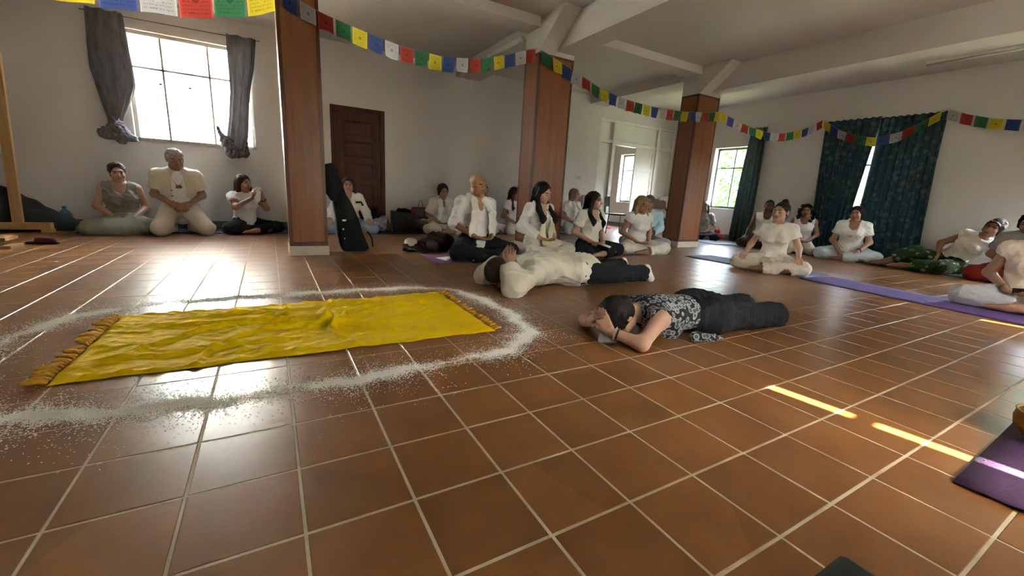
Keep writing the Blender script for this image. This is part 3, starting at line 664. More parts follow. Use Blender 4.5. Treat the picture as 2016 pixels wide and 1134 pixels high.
def strip_prims(pts, w, th, nrm):
    """a hanging band of cloth: chain of flattened capsules; nrm = the thin direction"""
    return [cap(a, b, w, w, .02, np.array(n_, float), w/th) for a, b, n_ in zip(pts, pts[1:], nrm)]
def beads(t, pts, r, m, name='necklace'):
    mb = MB()
    for p in pts:
        p = np.array(p); vs = [p+r*A(*d) for d in ((1, 0, 0), (-1, 0, 0), (0, 1, 0), (0, -1, 0), (0, 0, 1), (0, 0, -1))]
        mb.add(vs, [(0, 2, 4), (2, 1, 4), (1, 3, 4), (3, 0, 4), (2, 0, 5), (1, 2, 5), (3, 1, 5), (0, 3, 5)])
    return mb.build(name, m, t, smooth=True)
def glasses(t, K, s, m, tint=None):
    H, R = K['hd'], K['HR']; g = lambda x, y, z: H+R@(A(x, y, z)*s); mb = MB()
    for sg in (-1, 1):
        ring = [g(sg*.033+.023*math.cos(a), -.104, .002+.017*math.sin(a)) for a in np.linspace(0, 2*PI, 15)]; mb.tube(ring, .0022, 5)
        mb.tube([g(sg*.056, -.103, .006), g(sg*.076, -.05, .008), g(sg*.080, .02, .004)], .002, 5)
    mb.tube([g(-.010, -.106, .004), g(.010, -.106, .004)], .002, 5)
    return mb.build('glasses', m, t, smooth=True)
def necklace_pts(K, s, drop, n=26, width=.075, rise=.02):
    f, sd, nb = K['front'], K['side'], K['nb']; up_ = unit(nb-K['chest']); out = []
    for u in np.linspace(-1, 1, n):
        z = rise-(1-u*u)**.8*drop*1.0; out.append(nb+sd*u*width*s+up_*z*s+f*(.055+.075*(1-u*u)**.6)*s)
    return out
# ------------------------------------------------------------------ cloth materials and curtains
def pattern_mat(name, base, cols, scale, rough=.85, trans=0.0, thr=.42):
    """woven cloth printed with scattered coloured blotches"""
    m, nt, N, L, b = node_mat(name); tc = N.new('ShaderNodeTexCoord')
    vo = N.new('ShaderNodeTexVoronoi'); vo.inputs['Scale'].default_value = scale; L.new(tc.outputs['Object'], vo.inputs['Vector'])
    nz = N.new('ShaderNodeTexNoise'); nz.inputs['Scale'].default_value = scale*.45; nz.inputs['Detail'].default_value = 5; L.new(tc.outputs['Object'], nz.inputs['Vector'])
    cr = N.new('ShaderNodeValToRGB'); cr.color_ramp.interpolation = 'LINEAR'; e = cr.color_ramp.elements; e[0].position = .30; e[0].color = (*base, 1); e[1].position = .46; e[1].color = (*cols[0], 1)
    for i, c in enumerate(cols[1:]): q = e.new(.52+.08*i); q.color = (*c, 1)
    L.new(nz.outputs[0], cr.inputs[0])
    lt = N.new('ShaderNodeMath'); lt.operation = 'LESS_THAN'; lt.inputs[1].default_value = thr; L.new(vo.outputs['Distance'], lt.inputs[0])
    mx = N.new('ShaderNodeMixRGB'); mx.inputs[1].default_value = (*base, 1); L.new(lt.outputs[0], mx.inputs[0]); L.new(cr.outputs[0], mx.inputs[2])
    L.new(mx.outputs[0], b.inputs['Base Color']); b.inputs['Roughness'].default_value = rough; b.inputs['Specular IOR Level'].default_value = .2
    if trans:
        tr = N.new('ShaderNodeBsdfTranslucent'); L.new(mx.outputs[0], tr.inputs[0]); ms = N.new('ShaderNodeMixShader'); ms.inputs[0].default_value = trans
        L.new(b.outputs[0], ms.inputs[1]); L.new(tr.outputs[0], ms.inputs[2]); L.new(ms.outputs[0], N['Material Output'].inputs[0])
    return m
M_CURT = pattern_mat('teal_print_curtain', (.034, .070, .088), [(.050, .115, .14), (.07, .16, .14), (.11, .09, .13), (.05, .10, .20)], 11, trans=.10)
M_SHEER = mat('grey_curtain', (.17, .165, .175), .9, .22, 9, bump=.2, bscale=60, stretch=(3, 3, .6), trans=.30)
def curtain(name, label, axis, p, edges, nfold, amp, m, normal=-1, nu=70, nz=26, group=None):
    """hanging cloth; edges = [(z, u0, u1)] from top to bottom; folds get deeper towards the hem"""
    zs = np.linspace(0, 1, nz); E = np.array(edges, float); key = np.linspace(0, 1, len(E)); V = []
    for t in zs:
        z, a, b = [np.interp(t, (E[0, 0]-E[:, 0])/(E[0, 0]-E[-1, 0]), E[:, i]) for i in range(3)]
        for k in range(nu):
            u = k/(nu-1); w = math.sin(2*PI*nfold*u+.9*math.sin(5*u+2*t))+.35*math.sin(2*PI*nfold*2.1*u+1+t)
            d = normal*(.03+amp*(.55+.6*t)*(w+1.2)*.5); uu = a+(b-a)*u; zz = z+.006*math.sin(2*PI*nfold*u)*(1-t)
            V.append((uu, p+d, zz) if axis == 1 else (p+d, uu, zz))
    Q = [(i*nu+k, i*nu+k+1, (i+1)*nu+k+1, (i+1)*nu+k) for i in range(nz-1) for k in range(nu-1)]
    o = link(name, np_mesh(name, np.array(V), np.array(Q), m)); md = o.modifiers.new('thickness', 'SOLIDIFY'); md.thickness = .003
    return tag(o, label, 'curtain', group)
curtain('curtain', 'dark teal printed curtain left of the bright slit', 0, X1, [(2.365, 2.545, 3.385), (1.6, 2.60, 3.34), (.7, 2.66, 3.27), (.03, 2.68, 3.23)], 8, .065, M_CURT)
curtain('curtain', 'wide dark teal printed curtain right of the bright slit', 0, X1, [(2.345, 1.735, 2.555), (1.6, 1.71, 2.55), (.7, 1.66, 2.555), (.03, 1.62, 2.56)], 9, .065, M_CURT)
curtain('curtain', 'narrow grey green curtain bunched beside the window with trees', 0, X1, [(2.39, 4.43, 4.76), (1.5, 4.40, 4.82), (.04, 4.36, 4.86)], 4.5, .09, pattern_mat('greygreen_curtain', (.12, .17, .175), [(.15, .21, .21), (.19, .23, .18), (.15, .18, .23)], 12, trans=.2))
M_CURT_FILL = mat('fill_light_curtain', (.62, .585, .53), .9, .06, 10, stretch=(3, 3, .5), trans=.5)  # cloth invented thin and pale so the unseen curtains glow as soft fill
for cx in (2.34, 5.32):
    curtain('curtain', 'unseen curtain, made thin and cream for fill light, drawn across the %s window behind the viewer, left half' % ('left' if cx < 4 else 'right'), 1, Y0, [(2.38, cx-.86, cx-.025), (.02, cx-.86, cx-.025)], 7, .05, M_CURT_FILL, 1, group='curtains behind the viewer')
    curtain('curtain', 'unseen curtain, made thin and cream for fill light, drawn across the %s window behind the viewer, right half' % ('left' if cx < 4 else 'right'), 1, Y0, [(2.38, cx+.025, cx+.86), (.02, cx+.025, cx+.86)], 7, .05, M_CURT_FILL, 1, group='curtains behind the viewer')
MB().tube([(X1-.05, 1.66, 2.37), (X1-.05, 3.45, 2.38)], .008, 8)
def gathered(label, prof, knot, seed):
    """window curtain gathered into a bundle: prof = [(z, x0, x1, depth)], tied off in a knot"""
    t = empty('curtain', (0, 0, 0)); P = np.array(prof, float); nz, nu = 34, 56; V = []
    for t_ in np.linspace(0, 1, nz):
        z, a, b, d = [np.interp(t_, (P[0, 0]-P[:, 0])/(P[0, 0]-P[-1, 0]), P[:, i]) for i in range(4)]; c, hw_ = (a+b)/2, (b-a)/2
        for k in range(nu):
            ph = 2*PI*k/nu; r = 1+.10*math.sin(9*ph+seed+1.5*math.sin(3*t_))+.06*math.sin(17*ph+4*t_)
            V.append((c+hw_*r*math.cos(ph), 6.715+d*r*math.sin(ph), z+.012*math.sin(6*ph)*(t_ < .05)))
    Q = [(i*nu+k, i*nu+(k+1) % nu, (i+1)*nu+(k+1) % nu, (i+1)*nu+k) for i in range(nz-1) for k in range(nu)]
    link('drape', np_mesh('drape', np.array(V), np.array(Q), M_SHEER), t)
    soft_obj('knot', knot, .010, M_SHEER, t, folds=(45, .022), seed=seed)
    return tag(t, label, 'curtain')
gathered('grey curtain knotted at its end, left side of the bright window', [(2.70, -1.58, -1.26, .03), (2.3, -1.61, -1.24, .05), (2.03, -1.61, -1.23, .06), (1.85, -1.58, -1.225, .06), (1.62, -1.55, -1.30, .05), (1.43, -1.52, -1.385, .04), (1.36, -1.51, -1.38, .04)],
         [cap((-1.46, 6.70, 1.42), (-1.45, 6.68, 1.30), .06, .10, .04), ell((-1.55, 6.68, 1.24), (.105, .075, .085), .04), ell((-1.41, 6.68, 1.23), (.10, .075, .10), .04), cap((-1.38, 6.68, 1.22), (-1.28, 6.68, 1.19), .055, .04, .03), cap((-1.45, 6.67, 1.2), (-1.42, 6.67, 1.14), .05, .035, .03)], 3)
gathered('grey curtain looped up at its end, right side of the bright window', [(2.70, -.15, .175, .03), (2.3, -.15, .13, .05), (1.95, -.16, .06, .06), (1.6, -.20, .02, .06), (1.35, -.25, -.01, .06), (1.2, -.30, -.05, .06), (1.14, -.29, -.07, .05)],
         [cap((-.25, 6.70, 1.25), (-.20, 6.69, 1.12), .095, .075, .04), cap((-.22, 6.69, 1.11), (-.05, 6.69, 1.12), .07, .06, .04), cap((-.05, 6.69, 1.13), (-.03, 6.69, 1.26), .055, .04, .03), cap((-.30, 6.70, 1.30), (-.36, 6.69, 1.46), .05, .02, .03)], 8)
tag(MB().tube([(-1.66, 6.76, 2.675), (-.7, 6.755, 2.685), (.24, 6.76, 2.70)], .006, 6).build('curtain_rod', M_STEELF), 'thin curtain wire above the bright window', 'curtain rod')

# ------------------------------------------------------------------ prayer flags
FC = {'blue': (.045, .070, .21), 'white': (.44, .42, .43), 'red': (.34, .045, .035), 'green': (.040, .15, .065), 'yellow': (.55, .44, .03)}
def flag_mat(n):
    m, nt, N, L, b = node_mat('flag_'+n); uv = N.new('ShaderNodeTexCoord'); c = np.array(FC[n])
    sep = N.new('ShaderNodeSeparateXYZ'); L.new(uv.outputs['UV'], sep.inputs[0])
    def mth(op, a, b_=None, v=None):
        q = N.new('ShaderNodeMath'); q.operation = op; L.new(a, q.inputs[0])
        if b_ is not None: L.new(b_, q.inputs[1])
        if v is not None: q.inputs[1].default_value = v
        return q.outputs[0]
    # rows of block printed script, an emblem in the middle and a hem line
    mp = N.new('ShaderNodeMapping'); mp.inputs['Scale'].default_value = (26, 11, 1); L.new(uv.outputs['UV'], mp.inputs[0])
    nz = N.new('ShaderNodeTexNoise'); nz.inputs['Scale'].default_value = 1.2; nz.inputs['Detail'].default_value = 2; L.new(mp.outputs[0], nz.inputs['Vector'])
    rows = mth('GREATER_THAN', mth('SINE', mth('MULTIPLY', sep.outputs[1], v=62.0)), v=.1)
    glyph = mth('MULTIPLY', mth('GREATER_THAN', nz.outputs[0], v=.50), rows)
    dx = mth('SUBTRACT', sep.outputs[0], v=.5); dy = mth('SUBTRACT', sep.outputs[1], v=.5)
    rr = mth('SQRT', mth('ADD', mth('MULTIPLY', dx, dx), mth('MULTIPLY', dy, dy)))
    em = mth('LESS_THAN', mth('ADD', rr, mth('MULTIPLY', nz.outputs[0], v=.10)), v=.155)
    clear = mth('GREATER_THAN', rr, v=.2); edge = mth('LESS_THAN', mth('MAXIMUM', mth('ABSOLUTE', dx), mth('ABSOLUTE', dy)), v=.40)
    ink = mth('MAXIMUM', mth('MULTIPLY', mth('MULTIPLY', mth('MULTIPLY', glyph, clear), edge), v=.42), mth('MULTIPLY', em, v=.55))
    hem = mth('GREATER_THAN', mth('ABSOLUTE', dx), v=.455)
    m1 = N.new('ShaderNodeMixRGB'); m1.inputs[1].default_value = (*c, 1); m1.inputs[2].default_value = (*np.clip(c*1.25+.04, 0, 1), 1); L.new(hem, m1.inputs[0])
    m2 = N.new('ShaderNodeMixRGB'); m2.inputs[2].default_value = (*(c*.10+.004), 1); L.new(ink, m2.inputs[0]); L.new(m1.outputs[0], m2.inputs[1])
    L.new(m2.outputs[0], b.inputs['Base Color']); b.inputs['Roughness'].default_value = .8; b.inputs['Specular IOR Level'].default_value = .2
    tr = N.new('ShaderNodeBsdfTranslucent'); L.new(m2.outputs[0], tr.inputs[0]); mx = N.new('ShaderNodeMixShader'); mx.inputs[0].default_value = .42
    L.new(b.outputs[0], mx.inputs[1]); L.new(tr.outputs[0], mx.inputs[2]); L.new(mx.outputs[0], N['Material Output'].inputs[0]); return m
FM = {k: flag_mat(k) for k in FC}; SEQ = ['blue', 'white', 'red', 'green', 'yellow']
def flag_string(label, pts, pitch, w, h, start, off=0.0):
    pts = np.array(pts, float); t = empty('prayer_flag_string', pts[0])
    seg = np.r_[0, np.cumsum(np.linalg.norm(np.diff(pts, axis=0), axis=1))]; tot = seg[-1]; S = lambda d: np.array([np.interp(d, seg, pts[:, i]) for i in range(3)])-pts[0]
    MB().tube([S(d) for d in np.linspace(0, tot, 40)], .0022, 5).build('string', mat('cord', (.35, .33, .28), .8, .1, 30), t)
    n = int((tot-off)/pitch+.35); k0 = SEQ.index(start); r = random.Random(len(label))
    for k in range(n):
        a, b = S(min(off+k*pitch, tot)), S(min(off+k*pitch+w, tot)); d = b-a; nn = unit(np.cross(d, A(0, 0, 1))); nu, nv = 6, 6; V = []; UV = []
        sw, cu, sl = r.uniform(-.02, .03), r.uniform(-.018, .018), r.uniform(-.12, .12)
        for i in range(nv):
            for j in range(nu):
                u, v = j/(nu-1), i/(nv-1); wob = .014*math.sin(3.4*u+2.2*v+k)*v+cu*math.sin(PI*u)*v*1.3+sl*v*v*h
                V.append(a+d*(u+(.5-u)*.05*v*r.random())-A(0, 0, h*v*(1+.02*math.sin(5*u+k)))+nn*(wob+sw*v)); UV.append((u, 1-v))
        Q = np.array([(i*nu+j, i*nu+j+1, (i+1)*nu+j+1, (i+1)*nu+j) for i in range(nv-1) for j in range(nu-1)])
        me = np_mesh('flag', np.array(V), Q, FM[SEQ[(k0+k) % 5]]); ul = me.uv_layers.new(name='UVMap'); ul.data.foreach_set('uv', np.array(UV, np.float32)[Q.ravel()].ravel())
        o = link('flag', me, t); o['label'] = SEQ[(k0+k) % 5]+' printed prayer flag'
    return tag(t, label, 'flag string')
flag_string('string of large prayer flags at the upper left, ending at the nearest column', [(-1.36, 3.93, 2.26), (-.90, 3.95, 2.305), (-.34, 3.96, 2.345), (.15, 3.96, 2.46), (.40, 3.98, 2.58)], .256, .248, .285, 'green')
flag_string('string of prayer flags hung between the nearest and the middle column', [(.42, 3.99, 2.50), (.60, 3.99, 2.42), (.8, 3.99, 2.36), (1.09, 3.98, 2.30), (1.55, 3.98, 2.225), (2.01, 3.98, 2.215), (2.45, 3.98, 2.275), (2.85, 3.99, 2.405), (3.12, 4.0, 2.51), (3.28, 4.01, 2.56)], .161, .143, .150, 'blue', .02)
flag_string('string of prayer flags hung between the middle and the far column', [(3.30, 4.0, 2.55), (3.44, 3.99, 2.51), (3.87, 3.98, 2.385), (4.33, 3.98, 2.25), (4.82, 3.98, 2.185), (5.35, 3.98, 2.165), (6.04, 3.98, 2.19), (6.6, 3.99, 2.255), (7.0, 4.0, 2.32)], .172, .150, .150, 'green', .02)
flag_string('string of prayer flags from the far column to the wide curtains', [(7.0, 4.0, 2.32), (7.25, 3.93, 2.24), (7.6, 3.83, 2.14), (8.0, 3.72, 2.075), (8.35, 3.62, 2.09), (8.75, 3.50, 2.20), (9.13, 3.40, 2.40)], .165, .145, .140, 'yellow', .0)
flag_string('string of prayer flags sagging across the wide teal curtains', [(9.10, 3.37, 2.385), (9.09, 3.1, 2.19), (9.08, 2.8, 2.06), (9.08, 2.5, 2.01), (9.08, 2.2, 2.08), (9.09, 1.95, 2.22), (9.10, 1.74, 2.37)], .162, .150, .14, 'yellow', .0)
flag_string('string of prayer flags at the far right leaving the curtains', [(9.12, 1.72, 2.36), (9.13, 1.5, 2.26), (9.14, 1.25, 2.18), (9.14, 1.0, 2.13), (9.14, .7, 2.12), (9.14, .3, 2.2)], .165, .145, .145, 'white', .0)

# ------------------------------------------------------------------ yellow cloth with tassels
def yellow_mat():
    m, nt, N, L, b = node_mat('yellow_satin'); tc = N.new('ShaderNodeTexCoord'); nz = N.new('ShaderNodeTexNoise'); nz.inputs['Scale'].default_value = 9; nz.inputs['Detail'].default_value = 6; L.new(tc.outputs['Object'], nz.inputs['Vector'])
    cr = N.new('ShaderNodeValToRGB'); cr.color_ramp.elements[0].color = (.74, .47, .0, 1); cr.color_ramp.elements[1].color = (.82, .57, .0, 1); L.new(nz.outputs[0], cr.inputs[0]); L.new(cr.outputs[0], b.inputs['Base Color'])
    b.inputs['Roughness'].default_value = .75; b.inputs['Specular IOR Level'].default_value = .12
    mp = N.new('ShaderNodeMapping'); mp.inputs['Scale'].default_value = (16, 46, 1); L.new(tc.outputs['Object'], mp.inputs[0]); n2 = N.new('ShaderNodeTexNoise'); n2.inputs['Scale'].default_value = 1; n2.inputs['Detail'].default_value = 4; n2.inputs['Distortion'].default_value = 1.2; L.new(mp.outputs[0], n2.inputs['Vector'])
    bp = N.new('ShaderNodeBump'); bp.inputs['Strength'].default_value = .55; bp.inputs['Distance'].default_value = .008; L.new(n2.outputs[0], bp.inputs['Height']); L.new(bp.outputs[0], b.inputs['Normal']); return m
M_YEL = yellow_mat(); M_TAS = mat('golden_tassel', (.60, .30, .010), .7, .15, 40)
CL = np.array([(-.515, 1.115), (1.297, 1.10), (1.300, 2.045), (-.505, 2.01)])
cloth = empty('yellow_cloth', (.39, 1.57, 0)); tag(cloth, 'wrinkled bright yellow cloth with tasselled ends spread on the tiles', 'cloth')
nu, nv = 240, 130; u, v = np.meshgrid(np.linspace(0, 1, nu), np.linspace(0, 1, nv)); P = (CL[0]*((1-u)*(1-v))[..., None]+CL[1]*(u*(1-v))[..., None]+CL[2]*(u*v)[..., None]+CL[3]*((1-u)*v)[..., None])
x, y = P[..., 0], P[..., 1]; cx, cy = .50, 1.50; dx, dy = x-cx, y-cy; rad = np.hypot(dx, dy); an = np.arctan2(dy, dx)
def ridge(v_, w): return np.exp(-(v_/w)**2)
h = .003+.0016*(1+np.sin(x*41+3*np.sin(y*17))*np.sin(y*63+4*np.sin(x*9)))
h *= 1.7; h += .0055*(1-np.abs(np.sin(x*23+2.5*np.sin(y*19)+1.5*np.sin(y*7+x*5))))**2*(1+np.sin(y*21+x*8))+.0036*(1-np.abs(np.sin(y*47+2*np.sin(x*15))))**2
h += .0012*(1+np.sin(x*95+5*np.sin(y*31))*np.sin(y*150+3*np.sin(x*27)))
for a0, wd, ln, ht in ((3.05, .09, .95, .026), (2.72, .10, .6, .018), (-2.80, .09, .8, .020), (.28, .13, .45, .016), (.75, .12, .35, .016), (-.55, .12, .40, .020), (-1.55, .10, .38, .020), (1.65, .13, .40, .020), (-2.4, .1, .4, .012)):
    da = np.angle(np.exp(1j*(an-a0-.35*np.sin(rad*5+a0)))); h += 1.45*ht*ridge(da*np.clip(rad, .03, 9), .014+.016*rad)*np.exp(-(rad/ln)**2*1.2)*np.clip(rad/.04, 0, 1)
h += .036*np.exp(-(rad/.05)**2)
for y0_, sl_, ht, x0_, x1_ in ((1.32, .06, .010, -.5, .4), (1.70, -.04, .010, -.45, .45), (1.86, .03, .008, -.3, .9), (1.80, -.05, .011, .55, 1.25), (1.25, .03, .006, .6, 1.2), (1.55, .0, .009, .7, 1.25)):
    c_ = y0_+sl_*(x-.4)+.012*np.sin(x*11); h += 1.6*ht*ridge(y-c_, .016)*np.clip((x-x0_)/.15, 0, 1)*np.clip((x1_-x)/.15, 0, 1)
for xx in (.30, .56, .86): h += .010*ridge(x-xx-.03*np.sin(y*9), .012)*ridge(y-1.95, .16) + .007*ridge(x-xx+.02*np.sin(y*13), .012)*ridge(y-1.2, .18)
edge = np.minimum(np.minimum(v, 1-v)*.93, np.minimum(u, 1-u)*1.8); h = h*np.clip(edge/.02, .15, 1)+.001
V = np.stack([x-.39+.004*np.sin(y*40), y-1.57+.006*np.sin(x*14)+.003*np.sin(x*37), h], -1).reshape(-1, 3)
ii = np.arange(nu*nv).reshape(nv, nu); Q = np.stack([ii[:-1, :-1], ii[:-1, 1:], ii[1:, 1:], ii[1:, :-1]], -1).reshape(-1, 4)
o = link('sheet', np_mesh('sheet', V, Q, M_YEL), cloth); md = o.modifiers.new('thickness', 'SOLIDIFY'); md.thickness = .0018; md.offset = 1
tas = [MB().tube([(0, 0, .004), (.016, .003*s_, .010), (.034, -.004*s_, .008), (.052, .004*s_, .005)], [.0045, .0075, .0085, .004], 6).mesh('tassel', M_TAS, True) for s_ in (-1, 0, 1)]
for k in range(44):
    tt = (k+.5)/44
    for end, (a, b, d0) in enumerate(((CL[0], CL[3], PI), (CL[1], CL[2], 0))):
        p = a+(b-a)*tt; o = link('tassel', tas[k % 3], cloth, (p[0]-.39+(.004 if end else -.004), p[1]-1.57, .002+.004*random.random()))
        o.rotation_euler = (random.uniform(-.6, .6), random.uniform(-.25, .0), d0+random.gauss(0, .5 if end == 0 else .32)); o.scale = [random.uniform(.75, 1.15)*(1.15 if end == 0 else .85)]*3

# ------------------------------------------------------------------ ring of white rice grains
ring = np.array([(-0.54, 0.88), (-.44, .85), (-.36, .83), (-.27, .81), (-.16, .79), (-.06, .77), (.03, .75), (.18, .76), (.37, .76), (.56, .75), (.67, .77), (.81, .79), (.94, .79), (1.1, .79), (1.26, .83), (1.39, .92), (1.49, 1.05), (1.53, 1.24), (1.555, 1.51), (1.53, 1.76), (1.48, 2.02), (1.38, 2.18), (1.19, 2.25), (.96, 2.28), (.74, 2.29), (.53, 2.30), (.27, 2.295), (-.02, 2.275), (-.36, 2.28), (-.55, 2.20), (-.68, 2.11), (-.77, 2.03), (-.81, 1.87), (-.86, 1.68), (-.90, 1.45), (-.88, 1.2), (-.75, .98)])
seg = np.r_[0, np.cumsum(np.linalg.norm(np.diff(np.r_[ring, ring[:1]], axis=0), axis=1))]; RL = seg[-1]; rc = np.r_[ring, ring[:1]]
def ring_at(d): return np.stack([np.interp(d % RL, seg, rc[:, i]) for i in (0, 1)], -1)
def ring_n(d): t_ = ring_at(d+.01)-ring_at(d-.01); t_ /= np.linalg.norm(t_, axis=-1, keepdims=True); return np.stack([-t_[..., 1], t_[..., 0]], -1)
dens = lambda d: .50+.50*np.sin(d*5.3)*np.sin(d*2.1+1)+.38*np.sin(d*13+2*np.sin(d*3))
N_ = 95000; d_ = rng.uniform(0, RL, N_*2); d_ = d_[rng.random(N_*2) < np.clip(.22+.62*dens(d_), .10, 1)][:N_]; n_ = len(d_)
lat = np.where(rng.random(n_) < .70, rng.normal(0, .024, n_), np.where(rng.random(n_) < .72, rng.normal(0, .062, n_), rng.normal(0, .13, n_)))
pc = ring_at(d_)+ring_n(d_)*(lat+.012*np.sin(d_*17)+.008*np.sin(d_*41))[:, None]
pile = .0065*np.exp(-(lat/.024)**2)*np.clip(dens(d_)+.3, .2, 1.2); pz = .0012+pile*rng.random(n_)
inside = (pc[:, 0] > -.50) & (pc[:, 0] < 1.29) & (pc[:, 1] > 1.12) & (pc[:, 1] < 2.0); keep = ~inside; pc, pz = pc[keep], pz[keep]; n_ = len(pc)
an_ = rng.uniform(0, 2*PI, n_); L_ = rng.uniform(.0022, .0040, n_); W_ = L_*rng.uniform(.38, .6, n_); ca, sa = np.cos(an_), np.sin(an_); tl = rng.normal(0, .25, n_)
loc6 = np.stack([np.stack([L_*ca, L_*sa, L_*tl], 1), np.stack([-L_*ca, -L_*sa, -L_*tl], 1), np.stack([-W_*sa, W_*ca, 0*W_], 1), np.stack([W_*sa, -W_*ca, 0*W_], 1), np.stack([0*W_, 0*W_, W_*.9], 1), np.stack([0*W_, 0*W_, -W_*.9], 1)], 1)
V = (np.c_[pc, pz][:, None, :]+loc6).reshape(-1, 3); V[:, 2] = np.maximum(V[:, 2], .0003)
fb = np.array([(0, 2, 4), (2, 1, 4), (1, 3, 4), (3, 0, 4)]); Q = (np.arange(n_)[:, None, None]*6+fb[None]).reshape(-1, 3)
dm = np.linspace(0, RL, 520); wm = np.clip(.008+.018*(dens(dm)-.35)+.006*np.sin(dm*37)+.006*np.sin(dm*71+1), .0, .035); cm = ring_at(dm)+ring_n(dm)*(.012*np.sin(dm*17)+.008*np.sin(dm*41))[:, None]; nm_ = ring_n(dm); MV = []; MQ = []; nc_ = 7; o0 = len(V)
for k, u_ in enumerate(np.linspace(-1, 1, nc_)):
    hh_ = (1-u_*u_)*np.clip(wm*.16, 0, .006)*(1+.35*np.sin(dm*53+k*2.1))-.0008; jit = rng.normal(0, .005, len(dm)); MV.append(np.c_[cm+nm_*((u_*wm)+jit)[:, None], hh_+rng.normal(0, .0005, len(dm))])
MV = np.concatenate(MV); ix = np.arange(nc_*len(dm)).reshape(nc_, -1)+o0; a_, b_, c_, d__ = ix[:-1, :-1].ravel(), ix[1:, :-1].ravel(), ix[1:, 1:].ravel(), ix[:-1, 1:].ravel()
V = np.concatenate([V, MV]); Q = np.concatenate([Q, np.c_[a_, d__, c_], np.c_[a_, c_, b_]])
rice = link('rice_ring', np_mesh('rice_ring', V, Q, mat('white_rice', (.95, .94, .91), .6, .02, 40, spec=.3), smooth=False)); rice['kind'] = 'stuff'; rice['label'] = 'ring of scattered white rice grains around the yellow cloth'; rice['category'] = 'rice'

# ------------------------------------------------------------------ mats
def yoga_mat(label, c, L_, W_, rz, col, m=None, th=.006):
    m = m or mat('mat_%.2f_%.2f_%.2f' % col, col, .7, .06, 60, bump=.35, bscale=160); mb = MB(); nu, nv = 24, 8; V = []; r = random.Random(int(L_*1000+c[0]*77))
    pu = [r.uniform(.5, 2) for _ in range(4)]
    for s_ in (1, 0):
        for i in range(nv+1):
            for j in range(nu+1):
                u, v = j/nu-.5, i/nv-.5; z = .001+.0022*(1+math.sin(u*9*pu[0]+pu[1]))*(abs(u)*1.2)+(.004*max(0, abs(u)-.45)*20)*(.5+.5*math.sin(v*5*pu[2]))
                V.append((u*L_, v*W_, z+(th if s_ else 0)))
    k = (nu+1)*(nv+1); fs = []
    for i in range(nv):
        for j in range(nu): a = i*(nu+1)+j; fs += [(a, a+1, a+nu+2, a+nu+1), (k+a, k+a+nu+1, k+a+nu+2, k+a+1)]
    bd = [j for j in range(nu+1)]+[(i+1)*(nu+1)+nu for i in range(nv)]+[nv*(nu+1)+nu-1-j for j in range(nu)]+[(nv-1-i)*(nu+1) for i in range(nv-1)]
    for a, b in zip(bd, bd[1:]+bd[:1]): fs.append((a, k+a, k+b, b))
    mb.add(V, fs); o = mb.build('yoga_mat', m, None, True, (c[0], c[1], 0)); o.rotation_euler = (0, 0, math.radians(rz))
    return tag(o, label, 'mat')
yoga_mat('plum purple yoga mat with pale edge under the bald man', (2.62, 3.54), 1.80, .60, 0, (.13, .045, .14))
yoga_mat('dull plum yoga mat under the dark haired and the blond woman', (4.55, 3.64), 1.80, .60, 1, (.085, .035, .075))
yoga_mat('blue grey yoga mat under the woman with the hair bun', (5.86, 2.34), 1.62, .61, 92, (.10, .12, .19))
yoga_mat('violet yoga mat running to the woman at the right edge', (5.62, .62), 1.76, .60, 82, (.085, .045, .20))
yoga_mat('dark purple ribbed yoga mat at the lower right corner', (2.86, -.905), 1.80, .61, 1.5, (.060, .022, .075))
yoga_mat('pale blue yoga mat in front of the window with trees', (8.30, 5.02), 1.75, .60, 78, (.22, .27, .36))
yoga_mat('grey yoga mat along the narrow grey green curtain', (8.45, 3.90), 1.5, .60, 80, (.16, .17, .22))
yoga_mat('black yoga mat in front of the wide teal curtains', (8.62, 2.55), 1.7, .62, 88, (.014, .014, .017))
yoga_mat('black yoga mat under the reclining woman', (8.62, .93), 1.35, .66, 84, (.018, .019, .022))
yoga_mat('dark blue mat along the back wall under the seated women', (3.2, 6.40), 4.6, .62, 0, (.018, .022, .04))
yoga_mat('dark grey mat along the back wall below the bright window', (-.55, 6.42), 2.6, .60, 0, (.022, .022, .026))

# ------------------------------------------------------------------ guitar case
gc = empty('guitar_case', (1.08, 4.28, 0)); tag(gc, 'black padded guitar case leaning against the nearest column', 'guitar case')
MBK = mat('black_nylon', (.006, .006, .007), .7, .2, 30, bump=.15, bscale=220, spec=.2); WY = A(-.25, 1, .05); WY = unit(WY)
def gp(x, y, z): return A(x-1.08, y-4.28, z)
OUT = [(.773, .968), (.848, .988), (.894, .913), (.982, .65), (1.037, .56), (1.103, .399), (1.167, .179), (1.222, .045), (1.205, .012), (1.165, .002), (.962, .002), (.928, .015), (.897, .084), (.873, .208), (.87, .295), (.87, .35), (.848, .513), (.838, .62), (.80, .66)]
def slab(outline, y0, y1, bev):
    bm = bmesh.new(); vs = [bm.verts.new(gp(x_, y0, z_)) for x_, z_ in outline]; f_ = bm.faces.new(vs); r_ = bmesh.ops.extrude_face_region(bm, geom=[f_])
    for v_ in r_['geom']:
        if isinstance(v_, bmesh.types.BMVert): v_.co.y += y1-y0
    bmesh.ops.recalc_face_normals(bm, faces=bm.faces[:]); bmesh.ops.bevel(bm, geom=bm.edges[:], offset=bev, segments=3, affect='EDGES', profile=.5, clamp_overlap=True); bm.verts.index_update()
    mb = MB(); mb.add([v_.co[:] for v_ in bm.verts], [[v_.index for v_ in f_.verts] for f_ in bm.faces]); bm.free(); return mb
case_b = slab(OUT, 4.23, 4.36, .014).build('case_body', MBK, gc, True)
slab([(.770, .955), (.80, .965), (.90, .67), (.868, .585), (.82, .575), (.768, .66)], 4.185, 4.235, .008).build('neck_pocket', MBK, gc, True)
